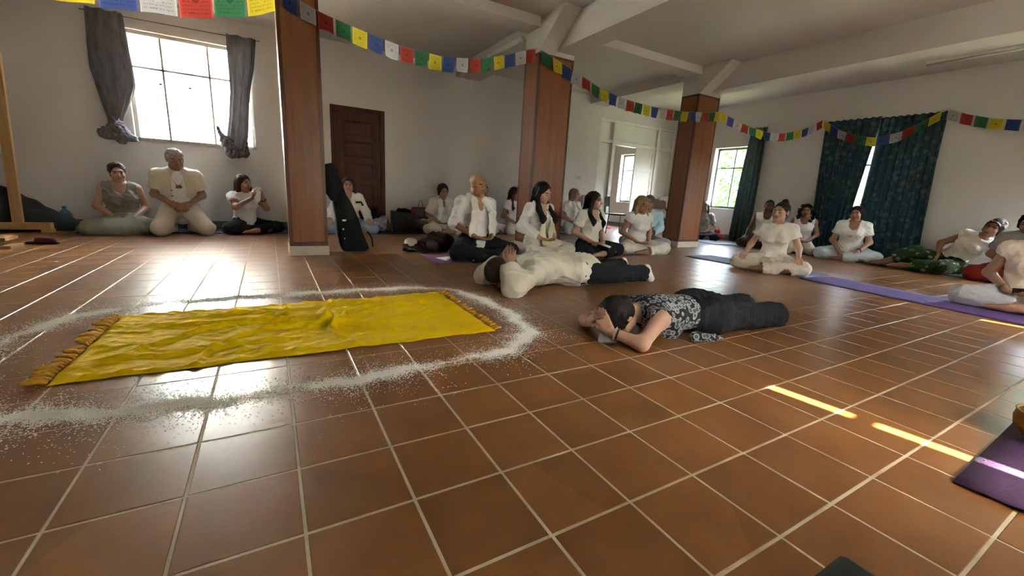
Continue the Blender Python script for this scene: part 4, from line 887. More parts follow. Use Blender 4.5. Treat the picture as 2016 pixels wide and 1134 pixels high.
slab([(.915, .06), (.95, .025), (1.15, .025), (1.185, .06), (1.10, .34), (1.07, .37), (.93, .36), (.905, .32)], 4.195, 4.235, .012).build('front_pocket', MBK, gc, True)
MB().tube([gp(1.07, 4.18, .57), gp(1.13, 4.17, .575), gp(1.15, 4.19, .54)], .012, 6).tube([gp(1.20, 4.2, .24), gp(1.245, 4.19, .16), gp(1.255, 4.2, .06)], .009, 6).build('strap', MBK, gc, True)
MB().box(gp(.925, 4.19, .355), gp(.965, 4.20, .375), .003).box(gp(.925, 4.19, .255), gp(.94, 4.20, .275), .003).box(gp(.94, 4.19, .15), gp(.95, 4.20, .165), .003).build('buckle', mat('white_plastic', (.7, .7, .68), .4, .02), case_b)

# ------------------------------------------------------------------ bags, bottles, clothes on the floor
bk = empty('backpack', (1.76, 6.52, 0)); tag(bk, 'dark backpack with colourful printed pocket beside the door', 'backpack')
soft_obj('pack', [cap((-.10, .02, .14), (.12, .02, .13), .15, .14, .05), cap((-.06, .03, .25), (.02, .04, .36), .12, .06, .05)], .012, MBK, bk, folds=(22, .02))
soft_obj('printed_pocket', [cap((-.05, -.11, .11), (.02, -.12, .15), .10, .09, .03), cap((.10, -.13, .09), (.12, -.12, .22), .075, .065, .03)], .011, pattern_mat('printed_scarf', (.30, .30, .36), [(.55, .45, .48), (.10, .10, .14), (.35, .10, .06), (.16, .24, .42)], 16), bk, folds=(30, .012))
MB().tube([(.20, -.08, .10), (.23, -.12, .16), (.205, -.1, .22)], .008, 6).tube([(.21, -.1, .08), (.225, -.14, .10)], .01, 6).build('strap', mat('orange_webbing', (.65, .16, .03), .6, .1), bk, True)
sb = empty('shopping_bag', (2.24, 6.50, 0)); tag(sb, 'black upright shopping bag between the door and the floral tote', 'bag')
MB().add([(-.19, -.09, 0), (.19, -.09, 0), (.19, .09, 0), (-.19, .09, 0), (-.205, -.07, .35), (.20, -.08, .33), (.205, .06, .33), (-.20, .07, .36), (-.05, -.085, .335), (.06, .07, .345)],
         [(0, 3, 2, 1), (0, 1, 5, 8, 4), (1, 2, 6, 5), (2, 3, 7, 9, 6), (3, 0, 4, 7), (4, 8, 9, 7), (8, 5, 6, 9)]).build('bag_body', mat('black_paper', (.016, .018, .015), .5, .2, 10), sb)
soft_obj('stuffing', [cap((-.06, 0, .36), (.08, .0, .36), .055, .045, .03), ell((.12, 0, .34), (.05, .05, .05))], .012, MBK, sb, folds=(40, .02))
MB().tube([(-.02, -.095, .34), (-.03, -.12, .22), (.01, -.115, .07), (.03, -.10, .05)], .004, 5).tube([(.12, -.09, .33), (.13, -.12, .15), (.08, -.11, .02)], .004, 5).build('handle', mat('olive_cord', (.07, .07, .05), .7, .1), sb, True)
tb_ = empty('tote_bag', (2.56, 6.55, 0)); tag(tb_, 'grey and red floral tote bag beside the woman with glasses', 'bag')
soft_obj('bag_body', [cap((-.10, 0, .10), (.10, 0, .10), .10, .10, .04), cap((-.12, 0, .30), (.12, 0, .32), .085, .085, .05), cap((-.13, 0, .41), (.12, 0, .40), .03, .03, .03)], .012, pattern_mat('floral_tote', (.14, .13, .11), [(.20, .18, .15), (.22, .04, .035), (.10, .09, .08), (.26, .06, .05)], 12), tb_, folds=(16, .014))
MB().tube([(-.04, -.05, .44), (-.025, -.05, .53), (.0, -.05, .56), (.025, -.05, .53), (.04, -.05, .44)], .006, 6).box((-.14, -.09, .40), (.14, -.075, .44), .004).box((-.19, -.09, .24), (-.12, -.075, .40), .01).build('handle', mat('red_trim', (.24, .018, .018), .6, .1), tb_, True)
def bottle(label, c, s_=1.0, tint=(.25, .42, .55)):
    t = empty('water_bottle', c); tag(t, label, 'bottle'); m, nt, N, L, b = node_mat('bottle_plastic'); b.inputs['Base Color'].default_value = (*tint, 1); b.inputs['Roughness'].default_value = .12; b.inputs['Transmission Weight'].default_value = .75; b.inputs['IOR'].default_value = 1.2
    MB().lathe([(.062*s_, 0), (.068*s_, .01), (.068*s_, .07*s_), (.064*s_, .085*s_), (.068*s_, .10*s_), (.068*s_, .19*s_), (.05*s_, .235*s_), (.02*s_, .265*s_), (.017*s_, .285*s_)], n=18).build('bottle_body', m, t, True)
    MB().lathe([(.02*s_, .283*s_), (.02*s_, .305*s_)], n=14).build('bottle_cap', mat('dark_blue_cap', (.02, .05, .16), .4, .05), t, True)
bottle('large clear water bottle on the floor behind the nearest column', (1.03, 6.45, 0), 1.15)
bottle('blue water bottle beside the dark heap at the left', (-2.0, 6.42, 0), 1.0, (.12, .25, .30))
bottle('small clear water bottle lying under the hands of the prone woman', (1.745, .735, .030), .42, (.75, .78, .78)); 
bpy.data.objects['water_bottle.002'].rotation_euler = (PI/2, 0, .9)
jp = empty('jacket_pile', (1.95, 4.25, 0)); tag(jp, 'heap of dark jackets with red checked lining beside the bald man', 'clothes')
soft_obj('dark_jacket', [cap((-.30, -.02, .04), (.0, .02, .07), .05, .075, .04), cap((.0, .05, .09), (.30, .10, .10), .08, .09, .04), cap((.1, .14, .15), (.28, .16, .14), .07, .07, .03), cap((-.28, -.10, .02), (-.1, -.16, .03), .03, .04, .03), cap((-.1, -.16, .03), (.2, -.10, .05), .045, .06, .04)], .011, mat('dark_jacket', (.014, .015, .013), .8, .3, 12), jp, folds=(34, .026))
soft_obj('checked_shirt', [cap((-.16, -.10, .06), (-.04, -.12, .085), .045, .045, .03), cap((.04, -.14, .08), (.20, -.12, .09), .05, .06, .03)], .010, pattern_mat('red_check', (.012, .010, .012), [(.16, .008, .02), (.02, .01, .012), (.18, .012, .025)], 26), jp, folds=(34, .02))
soft_obj('grey_hood', [cap((-.02, -.15, .09), (.03, -.16, .07), .055, .06, .03)], .010, mat('grey_fleece', (.05, .055, .05), .9, .1), jp, folds=(30, .012))
cp = empty('baseball_cap', (1.74, 4.28, .045)); tag(cp, 'cream baseball cap lying on the dark jackets', 'cap'); mc = mat('cream_cotton', (.48, .45, .36), .85, .08, 12)
soft_obj('crown', [ell((0, 0, .045), (.085, .095, .07), .02), ell((0, 0, -.04), (.2, .2, .055), .005, op='-')], .008, mc, cp, folds=(20, .003)); soft_obj('brim', [ell((.09, -.03, .025), (.085, .07, .008), .01)], .006, mc, cp)
def sheet(label, c, w, l, rz, tilt=0.0, m=None):
    mb = MB(); n = 6; V = []
    for s_ in (1, 0):
        for i in range(n+1):
            for j in (-.5, .5): V.append(((i/n-.5)*l, j*w, .004*math.sin(i/n*PI)+(.0006 if s_ else 0)))
    k = 2*(n+1); fs = []
    for i in range(n): a = 2*i; fs += [(a, a+2, a+3, a+1), (k+a, k+a+1, k+a+3, k+a+2)]
    rim = [2*i for i in range(n+1)]+[2*i+1 for i in range(n, -1, -1)]
    for a, b in zip(rim, rim[1:]+rim[:1]): fs.append((a, b, k+b, k+a))
    mb.add(V, fs); o = mb.build('paper_sheet', m or mat('white_paper', (.72, .71, .72), .7, .02), None, True, c); o.rotation_euler = (tilt, 0, math.radians(rz)); return tag(o, label, 'paper')
sheet('white paper sheet on the purple mat beside the bald man', (1.98, 3.50, .012), .21, .30, 12)
sheet('white paper sheet on the floor beside the woman with the phone', (.10, 6.33, .012), .2, .28, 5)
c_ = empty('case', (2.44, 3.30, .008)); tag(c_, 'small black box in front of the crossed legs of the bald man', 'box')
MB().box((-.15, -.045, 0), (.15, .045, .05), .012).build('box_body', mat('black_plastic', (.015, .016, .018), .35, .1), c_); MB().box((-.15, -.0475, .018), (-.08, -.044, .044), .001).build('box_label', mat('grey_label', (.10, .11, .13), .4, .05), c_)

# ------------------------------------------------------------------ left corner: easel stand, dark heap, wooden step
es = empty('easel', (-2.32, 6.22, 0)); tag(es, 'pine easel stand with a white board at the left edge', 'easel')
MB().add([(-.07, -.02, .10), (.015, -.02, .10), (.015, .03, .10), (-.07, .03, .10), (.01, -.02, 2.0), (.10, -.02, 2.0), (.10, .03, 2.0), (.01, .03, 2.0)], [(0, 3, 2, 1), (4, 5, 6, 7), (0, 1, 5, 4), (1, 2, 6, 5), (2, 3, 7, 6), (3, 0, 4, 7)]).build('post', M_PINE, es)
MB().box((-.55, -.05, .035), (.25, .06, .115), .006).box((-.5, -.05, 0), (-.40, .06, .04), .004).box((.16, -.05, 0), (.26, .06, .04), .004).build('foot', M_PINE, es)
MB().box((-.85, .04, .88), (-.062, .06, 1.50), .004).build('board', mat('white_board', (.7, .7, .68), .3, .02), es)
hp = empty('covered_heap', (-2.35, 6.50, 0)); tag(hp, 'heap covered with a black cloth behind the easel stand', 'heap')
soft_obj('black_cover', [cap((-.45, 0, .30), (-.20, 0, .28), .30, .24, .06), cap((-.12, 0, .32), (.02, 0, .29), .12, .11, .04), cap((.0, 0, .16), (.33, -.02, .10), .20, .10, .06), cap((-.4, 0, .1), (.3, -.02, .07), .16, .11, .06)], .016, mat('black_cover', (.014, .014, .012), .9, .2, 6), hp, folds=(10, .02))
st = empty('wooden_step', (-2.16, 4.88, 0)); tag(st, 'pale pine step on the floor at the left edge', 'step')
MB().box((-.28, -.12, .075), (.235, .12, .105), .004).build('top_board', M_PINE, st); MB().box((-.26, -.10, 0), (.19, .10, .075), .004).build('riser', M_PINE, st); MB().box((.19, -.12, 0), (.26, .12, .03), .004).build('skid', M_PINE, st)
sl = empty('slipper', (-1.83, 5.15, 0)); tag(sl, 'dark slipper on the floor beside the pine step', 'shoe')
soft_obj('sole', [cap((-.08, .02, .012), (.10, -.01, .012), .040, .045, .02, A(0, 0, 1), 3.2)], .008, MBK, sl); soft_obj('upper', [cap((-.01, .01, .03), (.09, -.01, .025), .040, .035, .02)], .008, mat('maroon_felt', (.08, .012, .018), .9, .1), sl)

# ------------------------------------------------------------------ chairs
M_PLY = wood_mat('brown_plywood', (.16, .095, .055), (.24, .145, .09), .45, axis=0); M_TUBE = mat('black_steel_tube', (.018, .018, .02), .35, .1, 20, metal=.5)
def chair(label, c, th):
    t = empty('chair', (c[0], c[1], 0), math.radians(th)); tag(t, label, 'chair')
    MB().box((-.20, -.20, .435), (.20, .20, .452), .006).build('seat', M_PLY, t)
    bk_ = MB().box((-.19, .195, .60), (.19, .21, .82), .006).build('backrest', M_PLY, t)
    for sx in (-1, 1):
        MB().tube([(sx*.185, -.19, 0), (sx*.185, -.185, .435)], .011, 8).build('leg', M_TUBE, t, True)
        MB().tube([(sx*.185, .22, 0), (sx*.185, .185, .435), (sx*.185, .19, .52), (sx*.175, .215, .80)], .011, 8).build('leg', M_TUBE, t, True)
        MB().tube([(sx*.185, -.185, .425), (sx*.185, .185, .425)], .010, 8).build('rail', M_TUBE, t, True)
    MB().tube([(-.185, -.185, .425), (.185, -.185, .425)], .010, 8).build('rail', M_TUBE, t, True); return t
chair('brown plywood chair with black legs before the open white door', (7.08, 6.36), 62)
chair('brown plywood chair partly hidden by the dark haired woman in white tee', (6.50, 6.45), 20)
chair('brown chair piled with white clothes beside the far column', (6.98, 4.98), -30)
ct = empty('folded_clothes', (6.98, 4.98, .452), math.radians(-30)); tag(ct, 'pile of white and cream clothes on the chair seat', 'clothes')
M_CRM = mat('cream_knit', (.52, .48, .41), .9, .06, 12); M_WHT0 = mat('white_cloth', (.72, .71, .70), .85, .04, 10)
soft_obj('white_garment', [cap((-.13, -.02, .05), (.12, -.02, .05), .055, .055, .03), cap((-.05, .05, .07), (.1, .05, .08), .06, .05, .03)], .010, M_WHT0, ct, folds=(30, .02)); soft_obj('cream_garment', [cap((-.14, .0, .13), (.02, -.04, .13), .05, .06, .03), cap((.02, -.02, .12), (.13, .02, .10), .05, .04, .03)], .010, M_CRM, ct, folds=(32, .022))
hs = empty('hanging_shirt', (6.98, 4.98, .0), math.radians(-30)); tag(hs, 'white shirt draped over the chair back beside the far column', 'clothes')
soft_obj('shirt_cloth', [cap((.12, .235, .80), (.12, .24, .45), .085, .08, .03, A(0, 1, 0), 3.0), cap((.03, .20, .835), (.20, .20, .85), .045, .05, .03), cap((.20, .2, .83), (.29, .17, .72), .05, .05, .03), cap((.20, .20, .82), (.22, .19, .46), .05, .045, .03, A(0, 1, 0), 2.0)], .010, M_WHT0, hs, folds=(28, .016))

rs = empty('shoe', (7.62, 7.15, 0)); tag(rs, 'red and white shoe on the floor beyond the open white door', 'shoe')
soft_obj('sole', [cap((-.10, .0, .015), (.12, .02, .015), .042, .048, .02, A(0, 0, 1), 2.6)], .009, M_WHT0, rs); soft_obj('upper', [cap((-.09, 0, .06), (.02, .01, .05), .042, .045, .02), cap((.02, .01, .045), (.12, .02, .03), .042, .035, .02)], .009, mat('red_canvas', (.45, .03, .02), .7, .1), rs)
rb_ = empty('bag', (8.95, 5.02, 0)); tag(rb_, 'small red cloth bag against the wall under the window with trees', 'bag')
soft_obj('bag_body', [cap((0, -.06, .08), (0, .06, .08), .085, .08, .04), cap((0, -.03, .2), (0, .03, .2), .05, .04, .04)], .012, mat('red_cloth', (.42, .02, .02), .8, .1), rb_, folds=(26, .015)); MB().tube([(-.02, -.05, .2), (-.03, -.03, .30), (-.03, .03, .30), (-.02, .05, .2)], .006, 6).build('handle', mat('red_trim', (.24, .018, .018), .6, .1), rb_, True)
# ------------------------------------------------------------------ fittings
def tube_light(label, a, b, ax):
    t = empty('tube_light', a); tag(t, label, 'lamp'); d = A(*b)-A(*a); L_ = d[1]
    MB().box((-.02, 0, -.02), (.02, L_, .02), .004).build('housing', M_WHITEPAINT, t); MB().tube([ax+A(0, .02*np.sign(L_), 0), ax+A(0, L_-.02*np.sign(L_), 0)], .013, 10).build('tube', mat('unlit_tube', (.6, .6, .58), .25, .02), t, True)
    for y_ in (.012*np.sign(L_), L_-.012*np.sign(L_)): MB().box((ax[0]-.016, y_-.012, ax[2]-.016), (.016, y_+.012, .016), .003).build('end_cap', M_WHITEPAINT, t)
tube_light('unlit fluorescent tube on the beam behind the middle column', (3.275, 4.42, 2.785), (3.275, 5.48, 2.785), A(-.02, 0, -.035))
tube_light('unlit fluorescent tube on the ceiling at the upper right', (8.50, 1.92, 2.91), (8.50, .72, 2.91), A(0, 0, -.035))
sw = empty('light_switch', (6.27, 6.797, 1.19)); tag(sw, 'double light switch on the white wall beside the partition', 'switch')
MB().box((-.075, -.010, -.05), (.075, 0, .05), .004).build('plate', mat('switch_plate', (.50, .49, .45), .4, .03), sw)
for x_ in (-.035, .035): MB().box((x_-.026, -.016, -.03), (x_+.026, -.009, .03), .003).build('rocker', mat('switch_rocker', (.34, .34, .32), .4, .03), sw)
bw = empty('singing_bowl', (2.60, -.715, .008)); tag(bw, 'brass singing bowl on the dark purple mat at the right edge', 'bowl')
M_BRASS = mat('hammered_brass', (.36, .22, .07), .38, .15, 10, bump=.25, bscale=60, metal=.85)
MB().lathe([(.04, 0), (.076, .010), (.100, .040), (.106, .072), (.102, .094), (.106, .100), (.100, .102), (.096, .093), (.099, .072), (.093, .042), (.07, .016), (.02, .011)], n=40).build('bowl_body', M_BRASS, bw, True)
pc_ = empty('padded_case', (1.12, -.75, 0)); tag(pc_, 'black padded case corner at the bottom edge', 'case')
MB().box((-.18, -.14, .0), (.11, .130, .078), .016).build('case_shell', mat('black_leatherette', (.006, .007, .009), .4, .15, 40, bump=.1, bscale=300, spec=.35), pc_, True); MB().box((-.181, -.141, .034), (.111, .124, .038)).build('zip', mat('dark_zip', (.03, .03, .03), .4, .1), pc_)

# ------------------------------------------------------------------ trees and hillside seen through the right hand window
M_LEAF = mat('leaf_green', (.014, .040, .004), .7, .5, 3, trans=.3); M_BARK = mat('bark', (.08, .055, .035), .9, .2, 10)
def tree(label, c, h_, r_, n=1500):
    t = empty('tree', c); tag(t, label, 'tree', 'trees outside the window'); R__ = np.random.default_rng(int(c[1]*100)); MB().tube([(0, 0, 0), (.1, .05, h_*.4), (0, 0, h_*.75)], [.16, .11, .04], 8).build('trunk', M_BARK, t, True)
    d = R__.normal(size=(n, 3)); d /= np.linalg.norm(d, axis=1)[:, None]; lob = 1+.25*np.sin(d[:, 0]*5+c[1])*np.sin(d[:, 2]*4+1)+.15*np.sin(d[:, 1]*9)
    p = d*(r_*lob*R__.uniform(.55, 1.0, n)**.5)[:, None]*A(1, 1, .85)+A(0, 0, h_*.68); a = R__.normal(size=(n, 3)); b = R__.normal(size=(n, 3)); a /= np.linalg.norm(a, axis=1)[:, None]; b -= a*(a*b).sum(1)[:, None]; b /= np.linalg.norm(b, axis=1)[:, None]
    s_ = R__.uniform(.09, .18, n)[:, None]; V = np.stack([p-a*s_, p-b*s_*.5, p+a*s_, p+b*s_*.5], 1).reshape(-1, 3); link('crown', np_mesh('crown', V, np.arange(4*n).reshape(-1, 4), M_LEAF, smooth=False), t)
TL = ['green tree in the middle of the view through the right hand window', 'low near tree at the foot of the right hand window', 'tall far tree behind the others outside the right hand window', 'small tree at the left of the view through the window beyond the partition', 'green tree seen through the slit between the wide curtains', 'far green tree behind the wide teal curtains']
for k, (x_, y_, h_, r_) in enumerate(((20.5, 12.0, 7.0, 2.0), (17.5, 9.2, 4.4, 1.5), (24.5, 17.2, 7.4, 2.1), (18.5, 16.8, 3.9, 1.6), (17.0, 3.2, 3.8, 1.6), (22.5, 6.2, 4.6, 1.9))): tree(TL[k], (x_, y_, -3.0), h_, r_)
hx, hy = np.meshgrid(np.linspace(24, 90, 40), np.linspace(-60, 90, 60)); hz = -3+26*np.clip((hx-24)/50, 0, 1)**1.2+1.2*np.sin(hx*.3)*np.sin(hy*.23)+.6*np.sin(hx*.9+hy*.7); ii = np.arange(hx.size).reshape(hx.shape)
o = link('hillside', np_mesh('hillside', np.stack([hx, hy, hz], -1).reshape(-1, 3), np.stack([ii[:-1, :-1], ii[:-1, 1:], ii[1:, 1:], ii[1:, :-1]], -1).reshape(-1, 4), mat('wooded_hill', (.008, .019, .011), .95, .6, .35))); struct(o, 'wooded hillside outside')
# ------------------------------------------------------------------ the people
SK_T = (.38, .21, .145); SK_P = (.46, .275, .20); SK_D = (.115, .06, .038); SK_M = (.31, .165, .11)
HB = hair_mat('black_hair', (.010, .008, .007)); HBR = hair_mat('brown_hair', (.035, .018, .010)); HG = hair_mat('grey_hair', (.22, .20, .18), (.45, .42, .38)); HBL = hair_mat('blond_hair', (.26, .17, .09), (.45, .33, .19)); HDG = hair_mat('dark_grey_hair', (.06, .055, .05), (.16, .15, .14)); HLB = hair_mat('light_brown_hair', (.15, .10, .06), (.33, .25, .17))
def fab(n, c, r=.85, v=.05): return mat(n, c, r, v, 9, bump=.22, bscale=140, spec=.2)
WH = fab('white_cotton', (.70, .69, .68)); WH2 = fab('white_linen', (.66, .63, .58)); CR = fab('cream_linen', (.56, .50, .40)); BK = fab('black_trousers', (.011, .012, .015)); NV = fab('charcoal_trousers', (.018, .020, .026)); JN = fab('pale_denim', (.22, .30, .40), v=.15); SG = fab('sage_green_jersey', (.21, .20, .15)); SG2 = fab('sage_green_skirt', (.19, .19, .13)); LB = fab('pale_blue_shirt', (.42, .56, .62)); GY = fab('grey_jersey', (.30, .30, .29)); LG = fab('light_grey_trousers', (.40, .41, .45)); RD = fab('rust_red_trousers', (.26, .025, .018)); SCF = fab('cream_scarf', (.66, .60, .42)); WSC = fab('white_shawl', (.72, .71, .68)); OFF = fab('off_white_trousers', (.60, .56, .50)); PLB = fab('pale_blue_trousers', (.42, .47, .52))
M_GL = mat('glasses_metal', (.05, .045, .04), .3, .05, metal=.6); M_BEAD = mat('wooden_beads', (.12, .035, .02), .4, .2, 60); M_PHW = mat('white_phone', (.75, .75, .74), .25, .02); M_PHB = mat('dark_phone', (.010, .010, .012), .2, .05); M_WATCH = mat('black_watch', (.012, .012, .012), .35, .1)
def band(t, w, d, r, m, name, width=.02, thick=.004):
    d = unit(d); MB().tube([w-d*width/2, w-d*width*.25, w+d*width*.25, w+d*width/2], [r, r+thick, r+thick, r], 16).build(name, m, t, True); return t.children[-1]
def scarf(t, K, s, m, ends, w=.058, name='scarf', th=.010, inner=.062):
    f, sd, nb = K['front'], K['side'], K['nb']; up_ = unit(nb-K['chest']); P = []
    bk_ = nb-f*.065*s+up_*.035*s
    for sg, pts in zip((1, -1), ends):
        ch = [bk_, nb+sd*sg*inner*s+up_*.030*s-f*.01*s, nb+sd*sg*(inner+.005)*s-up_*.015*s+f*.075*s]+[K[p[0]]+sd*p[1]*s+f*p[2]*s+A(0, 0, p[3])*s for p in pts]
        nr = [up_, unit(f+up_)]+[f]*(len(ch)-3)
        P += strip_prims(ch, w*s, th*s, nr)
    return soft_obj(name, P, .008, m, t, folds=(48, .0045), seed=5)
def phone(t, c, R, m, size=(.072, .009, .15), lens=True):
    o = MB().box((-size[0]/2, -size[1]/2, -size[2]/2), (size[0]/2, size[1]/2, size[2]/2), .006).build('phone', m, t); o.matrix_local = Matrix.Translation(Vector(c)) @ Matrix(R.tolist()).to_4x4() if hasattr(R, 'tolist') else Matrix.Translation(Vector(c)) @ R.to_4x4()
    o['label'] = 'smartphone held in the hands'; return o
def cushion(label, c, r=.17, h_=.10, col=(.02, .02, .022)):
    t = empty('cushion', (c[0], c[1], 0)); tag(t, label, 'cushion'); m = fab('cushion_%.2f' % col[0], col)
    soft_obj('cover', [ell((0, 0, h_*.5), (r, r, h_*.55), .02), cap((-r*.5, 0, h_*.45), (r*.5, 0, h_*.45), h_*.42, k=.03)], .012, m, t, folds=(24, .005)); MB().tube([(r*.93*math.cos(a), r*.93*math.sin(a), h_*.5) for a in np.linspace(0, 2*PI, 25)], .006, 6).build('piping', m, t, True)

# -- back wall, left of the nearest column
J = upright('cross', lean=.05, lift=.03, arms='lap', head=(5, 3, 0))
def skirt1(K):
    s = 1.02; return [ell((-.05, -.18, .06), (.40, .33, .13), .05), ell((0, -.05, .13), (.24, .22, .14), .06), cap((-.28, -.25, .08), (.20, -.25, .08), .12, k=.06), cap((-.34, -.1, .05), (.26, -.2, .04), .08, k=.05)]
person('woman in sage green tank top and long skirt seated below the bright window', (-1.43, 6.34, 0), 12, J, SK_T, 1.02, True, 1.12, dict(kind='tied', m=HBR), dict(m=SG, sleeve=0, neck='scoop', name='tank_top'), dict(kind='skirt', m=SG2, prims=skirt1, folds=(14, .022)), eyes='open', vox=.013, seed=11, feet=False,
       extra=lambda t, K: beads(t, necklace_pts(K, 1.05, .16, 30), .006, mat('olive_beads', (.10, .09, .05), .5, .1), 'necklace'))
J = upright('kneel', lean=.06, lift=.035, female=False, arms='lap2', head=(10, 8, 0))
for k, sg in (('L', 1), ('R', -1)): J['kn'+k] = A(sg*.22, -.36, .085)
def vest2(K):
    f, sd = K['front'], K['side']; return []
def x2(t, K):
    s = 1.09; P = torso_prims(K, .040, False, 1.06)[1:]; f, sd, nb = K['front'], K['side'], K['nb']; up_ = unit(nb-K['chest'])
    for k in 'LR': e = K['sh'+k]+(K['el'+k]-K['sh'+k])*.62; P.append(cap(K['sh'+k], e, .076, .084, .03)); d_ = unit(K['el'+k]-K['sh'+k]); P.append(cap(e+d_*.09, e+d_*.2, .10, k=.004, op='-'))
    P += [cap(nb+f*.12+up_*.03, K['pel']+f*.18+up_*.02, .055, .10, .01, op='-'), cap(nb+f*.03+up_*.04, nb+up_*.2, .07, k=.005, op='-'), cap(K['pel']-A(0, 0, .11), K['pel']-A(0, 0, .3), .3, k=.01, op='-')]
    osh = soft_obj('open_shirt', P, .012, CR, t, folds=(28, .007), seed=22)
    for sg in (-1, 1):
        mb = MB(); mb.add([nb+sd*sg*.03+f*.085+up_*.03, nb+sd*sg*.085+f*.07+up_*.035, nb+sd*sg*.095+f*.115-up_*.03, nb+sd*sg*.045+f*.13-up_*.02, nb+sd*sg*.03+f*.080+up_*.024, nb+sd*sg*.085+f*.065+up_*.029, nb+sd*sg*.095+f*.108-up_*.036, nb+sd*sg*.045+f*.123-up_*.026], [(0, 1, 2, 3), (7, 6, 5, 4), (0, 4, 5, 1), (1, 5, 6, 2), (2, 6, 7, 3), (3, 7, 4, 0)]); mb.build('collar', CR, osh)
    pts = necklace_pts(K, 1.1, .17, 28, .07); pts = [p+f*.03 for p in pts]; nk_ = beads(t, pts, .005, M_BEAD, 'necklace'); MB().box(pts[14]-A(.03, .01, .03), pts[14]+A(.03, .012, .0), .004).build('pendant', mat('dark_pendant', (.05, .03, .03), .4, .1), nk_)
    for q in range(5): c = K['pel']+f*.175-sd*.075+up_*(.05+.07*q); MB().box(c-A(.008, .006, .008), c+A(.008, .006, .008), .002).build('button', mat('brown_button', (.10, .06, .04), .4, .1), osh)
person('grey haired man in cream open shirt kneeling below the bright window', (-.83, 6.30, 0), 10, J, SK_M, 1.09, False, 1.06, dict(kind='cropped', m=HG, t=.017, folds=(90, .012)), dict(m=WH, sleeve=.3, neck='crew', name='undershirt', off=.012, flare=.0, folds=(26, .004)), dict(m=CR, off=.02), brow=(.12, .10, .09), vox=.013, seed=21, extra=x2)
J = upright('cross', lean=.02, arms='lap', head=(14, 2, 0), armsL=((.23, -.17, .35), (.115, -.30, .505), (-.25, -.1, 1), (-1, -.1, -.1)), armsR=((-.20, -.17, .37), (-.035, -.31, .505), (.1, -.1, 1), (1, -.1, -.1)))
def x3(t, K):
    phone(t, (K['wrL']+K['wrR'])/2+A(.0, -.03, .085), Matrix.Rotation(.15, 3, 'Y'), M_PHW); band(t, K['wrL']*.85+K['elL']*.15, K['wrL']-K['elL'], .033, M_WATCH, 'watch')
    MB().box((.01, -.138, .33), (.05, -.128, .36), .004).build('print', mat('yellow_print', (.65, .45, .10), .8, .1), t)
person('brown haired woman in white tee holding up a white phone', (-.10, 6.36, 0), 28, J, SK_T, .99, True, 1.0, dict(kind='long', m=HBR, w=.04, L=[('shL', -.07, .02, .0)], R=[('shR', .07, .02, .0)]), dict(m=WH, sleeve=.42, neck='crew'), dict(m=BK, to=.9), eyes='open', vox=.013, seed=31, extra=x3)
# -- behind the guitar case, along the back wall
J = upright('cross', lean=.0, arms='knee', head=(-6, 4, 0), lift=.03)
person('dark haired woman in white shirt and jeans behind the guitar case', (1.33, 6.36, 0), -6, J, SK_T, 1.03, True, 1.0, dict(kind='long', m=HBR, w=.036, L=[('shL', -.06, .03, .02)], R=[('shR', .06, .03, .02)]), dict(m=WH2, sleeve=1.9, neck='v', hem=.06), dict(m=JN, add=lambda K: [cap(K['an'+k], K['to'+k], .050, .045, .02) for k in 'LR']), eyes='open', vox=.013, seed=41)
J = upright('cross', lean=.06, arms='lap', head=(-2, 6, 0), lift=.02)
def x5(t, K):
    glasses(t, K, 1.0, M_GL); scarf(t, K, 1.0, WSC, [[('chest', .085, .155, 0), ('waist', .10, .15, -.02)], [('chest', -.085, .155, 0), ('waist', -.10, .15, -.02)]], .045, 'shawl'); beads(t, necklace_pts(K, 1.0, .17, 24), .006, M_BEAD); band(t, K['wrL'], K['wrL']-K['elL'], .033, M_WATCH, 'watch')
person('short dark haired woman with glasses and white shawl at the back wall', (2.90, 6.36, 0), 2, J, SK_T, 1.02, True, .98, dict(kind='fringe', m=hair_mat('dark_red_hair', (.022, .008, .008)), t=.020), dict(m=WH2, sleeve=.75, neck='v', flare=.025), dict(kind='capri', m=OFF), eyes='open', vox=.013, seed=51, extra=x5)
J = upright('cross', arms='lap', head=(0, 5, 0), lift=.04)
person('red haired woman in white mostly hidden behind the bald man', (3.72, 6.38, 0), 4, J, SK_T, 1.04, True, 1.0, dict(kind='bob', m=hair_mat('auburn_hair', (.07, .02, .012))), dict(m=WH2, sleeve=.5), dict(m=OFF), vox=.014, seed=61)
J = upright('cross', arms='lap', head=(15, 8, 0), lift=.03)
person('long haired woman in white half hidden behind the middle column', (4.38, 6.34, 0), 18, J, SK_T, 1.04, True, 1.0, dict(kind='long', m=HBR, L=[('shL', -.06, .05, 0)], R=[('shR', .06, .06, 0), ('chest', -.1, .1, .0)]), dict(m=WH, sleeve=.35), dict(m=OFF), vox=.014, seed=71)
J = upright('cross', arms='lap', head=(10, 2, 0), lift=.06)
def x10(t, K): scarf(t, K, 1.06, WSC, [[('chest', .08, .155, 0), ('waist', .09, .15, 0)], [('chest', -.08, .155, 0), ('waist', -.09, .15, 0)]], .045, 'shawl')
person('grey blond woman in white shirt and shawl at the back right wall', (5.84, 6.34, 0), 12, J, SK_T, 1.06, True, 1.0, dict(kind='bob', m=HLB), dict(m=WH, sleeve=.6, neck='v'), dict(m=PLB), eyes='open', vox=.014, seed=81, extra=x10)
